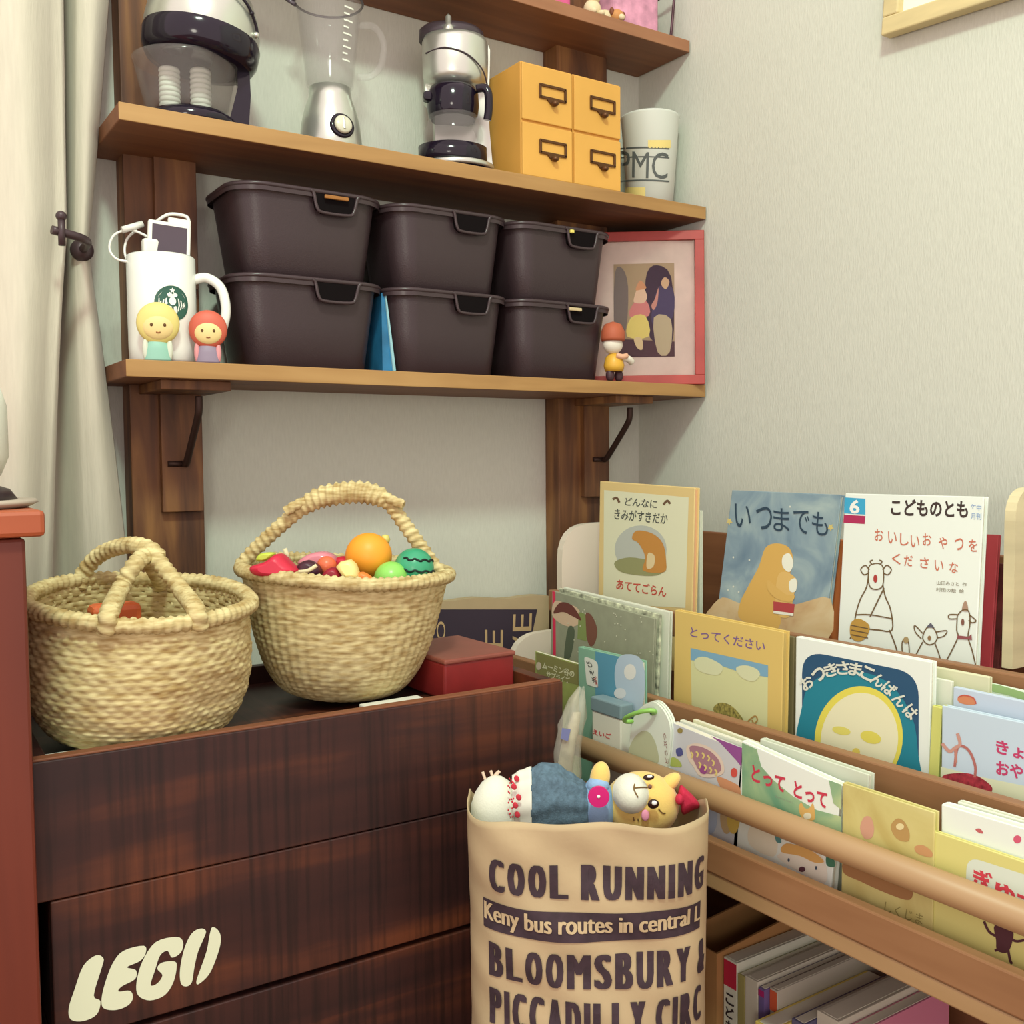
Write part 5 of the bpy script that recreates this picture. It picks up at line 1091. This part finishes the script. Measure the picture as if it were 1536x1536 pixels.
def facept(px, py, off=.0004):      # onto the head / muzzle surface
    best = None
    for (cx_, cy_, rx, ry, rz, dt, rot) in ((962, 1207, 57, 50, 44, .012, 0), (946, 1190, 27, 29, 35, -.006, .2)):
        B_ = V3 @ Matrix.Rotation(-rot, 3, 'Y'); c = pt(cx_, cy_, dt); d = B_.transposed() @ Vector(ray(px, py)); o_ = B_.transposed() @ (Vector(CAM)-c)
        r_ = Vector((rx*S+off, rz*S+off, ry*S+off)); d2 = Vector([d[i]/r_[i] for i in range(3)]); o2 = Vector([o_[i]/r_[i] for i in range(3)])
        A = d2.dot(d2); Bq = o2.dot(d2); C_ = o2.dot(o2)-1; D_ = Bq*Bq-A*C_
        if D_ >= 0:
            t = (-Bq-math.sqrt(D_))/A
            if best is None or t < best: best = t
    return atD(px, py, best) if best else pt(px, py)
b = MB(); M_st = mat('stitch_brown', (120, 92, 50), .8)
for P in ([(972, 1181), (962, 1181), (952, 1182)], [(952, 1176), (951, 1184), (957, 1196)], [(988, 1213), (993, 1219), (998, 1220)], [(950, 1226), (951, 1231)], [(957, 1228), (958, 1232)]):
    b.tube([facept(p.x, p.y) for p in catmull([(x, y, 0) for x, y in P], 4)], .0007, M_st, 6)
b.build('stitched_smile', h)
b = MB()
for s in (-1, 1):
    P = [(1019, 1201), (1024+6*s, 1180 if s < 0 else 1222), (1047, 1190 if s < 0 else 1208), (1040, 1199)]
P = [(1020, 1178), (1028, 1182), (1044, 1198), (1050, 1210), (1038, 1216), (1024, 1222), (1020, 1205), (1016, 1198)]
Rr = [[pt(1030+(p.x-1030)*k, 1200+(p.y-1200)*k, .012+dz) for p in catmull([(x, y, 0) for x, y in P], 3, True)] for k, dz in ((.4, -.016), (.85, -.012), (1, 0), (.85, .012), (.4, .016))]
b.rings(Rr, M_bow, cap0=True, cap1=True); pell(b, 1019, 1199, 6, 8, 8, M_bow, -.006); b.build('bow', h)
b = MB(); pell(b, 896, 1210, 28, 44, 36, M_sb, .01); o = b.build('shirt', pl)
b = MB(); pell(b, 900, 1166, 15, 24, 15, M_py, .006, -.15); b.build('arm', pl)
b = MB(); pell(b, 897, 1178, 17, 14, 18, M_sb, .003); b.build('sleeve', o)
b = MB(); BM = Matrix.Translation(pt(898, 1195, -.027)) @ (V3.to_4x4()) @ Matrix.Rotation(radians(90), 4, 'X')
b.lathe([(.0105, -.002), (.0108, .001), (.0095, .0032), (.007, .0022), (.001, .002)], (0, 0, 0), mat('button_pink', (206, 44, 120), .15), 32, BM); bt = b.build('button', o)
b = MB(); pell(b, 898, 1195, 2.4, 2.4, 1.5, M_ew, -.0295, 0, 12); b.build('button_thread', bt)
# skirt: gathered cloth cone along the body axis with folds
def cone(b, stations, m, folds=9, amp=.05, cap=True):
    R = []; q5 = []
    for a5, b5 in zip(stations, stations[1:]):
        for j in range(6): t5 = j/6; w5 = t5*t5*(3-2*t5); q5.append(tuple([a5[0]+(b5[0]-a5[0])*t5]+[p5+(r5-p5)*w5 for p5, r5 in zip(a5[1:], b5[1:])]))
    stations = q5+[stations[-1]]
    for k, (x, y, ry, rz, dt) in enumerate(stations):
        R.append([pt(x, y, dt)+V3 @ Vector((0, -0+rz*S*sin(q)*(1+amp*sin(folds*q+k*.09)), ry*S*cos(q)*(1+amp*sin(folds*q+k*.09)))) for q in [2*pi*i/72 for i in range(72)]])
    b.rings(R, m, cap0=cap, cap1=cap)
b = MB(); cone(b, [(796, 1204, 52, 40, .012), (812, 1200, 56, 42, .012), (835, 1198, 52, 40, .011), (855, 1203, 44, 36, .01), (872, 1208, 38, 32, .01), (880, 1210, 34, 30, .01)], M_den, 9, .045); sk = b.build('denim_skirt', pl)
M_berry = mat('berry_print', (218, 218, 206), .85)
b = MB(); cone(b, [(768, 1206, 44, 34, .013), (780, 1204, 49, 38, .012), (797, 1203, 53, 41, .012)], M_berry, 9, .03)
o = b.build('printed_hem', pl); b = MB(); rr = random.Random(11)
for x, y in ((776, 1168), (779, 1196), (777, 1222), (772, 1180), (774, 1208)): pell(b, x-1, y, 4.0, 5.0, 1.2, mat('berry_red', (196, 50, 66), .8), -.0205+.000012*(y-1204)**2, .4, 12)
for k in range(30):
    y = rr.uniform(1168, 1236); x = rr.uniform(762, 772); pell(b, x, y, 1.2, 1.5, 1.2, mat('berry_red', (196, 50, 66), .8), -.0185+.000014*(y-1204)**2, 0, 6)
b.build('strawberry_print', o)
ws = thing('round_soft_toy', 'plain round white soft toy with two thread tufts in the paper bag', 'soft toy', atD(740, 1215, TP))
b = MB(); R = []
for zz, rr_ in ((-.035, .02), (-.03, .027), (-.012, .0325), (.006, .031), (.018, .026), (.028, .018), (.0335, .009), (.035, .002)): R.append([pt(744, 1214, .008)+Vector((rr_*cos(q)*.84, rr_*sin(q)*.8, zz)) for q in [2*pi*i/32 for i in range(32)]])
b.rings(R, M_pw, cap0=True, cap1=True); b.build('body', ws)
for P in ([(729, 1172), (726, 1164), (724, 1158)], [(740, 1168), (738, 1162), (736, 1156)], [(740, 1167), (745, 1160), (749, 1157), (744, 1163)]):
    b = MB(); b.tube([pt(p.x, p.y, .012) for p in catmull([(x, y, 0) for x, y in P], 4)], .0016, mat('thread_pale', (214, 192, 170), .8), 8); b.build('thread_tuft', ws)
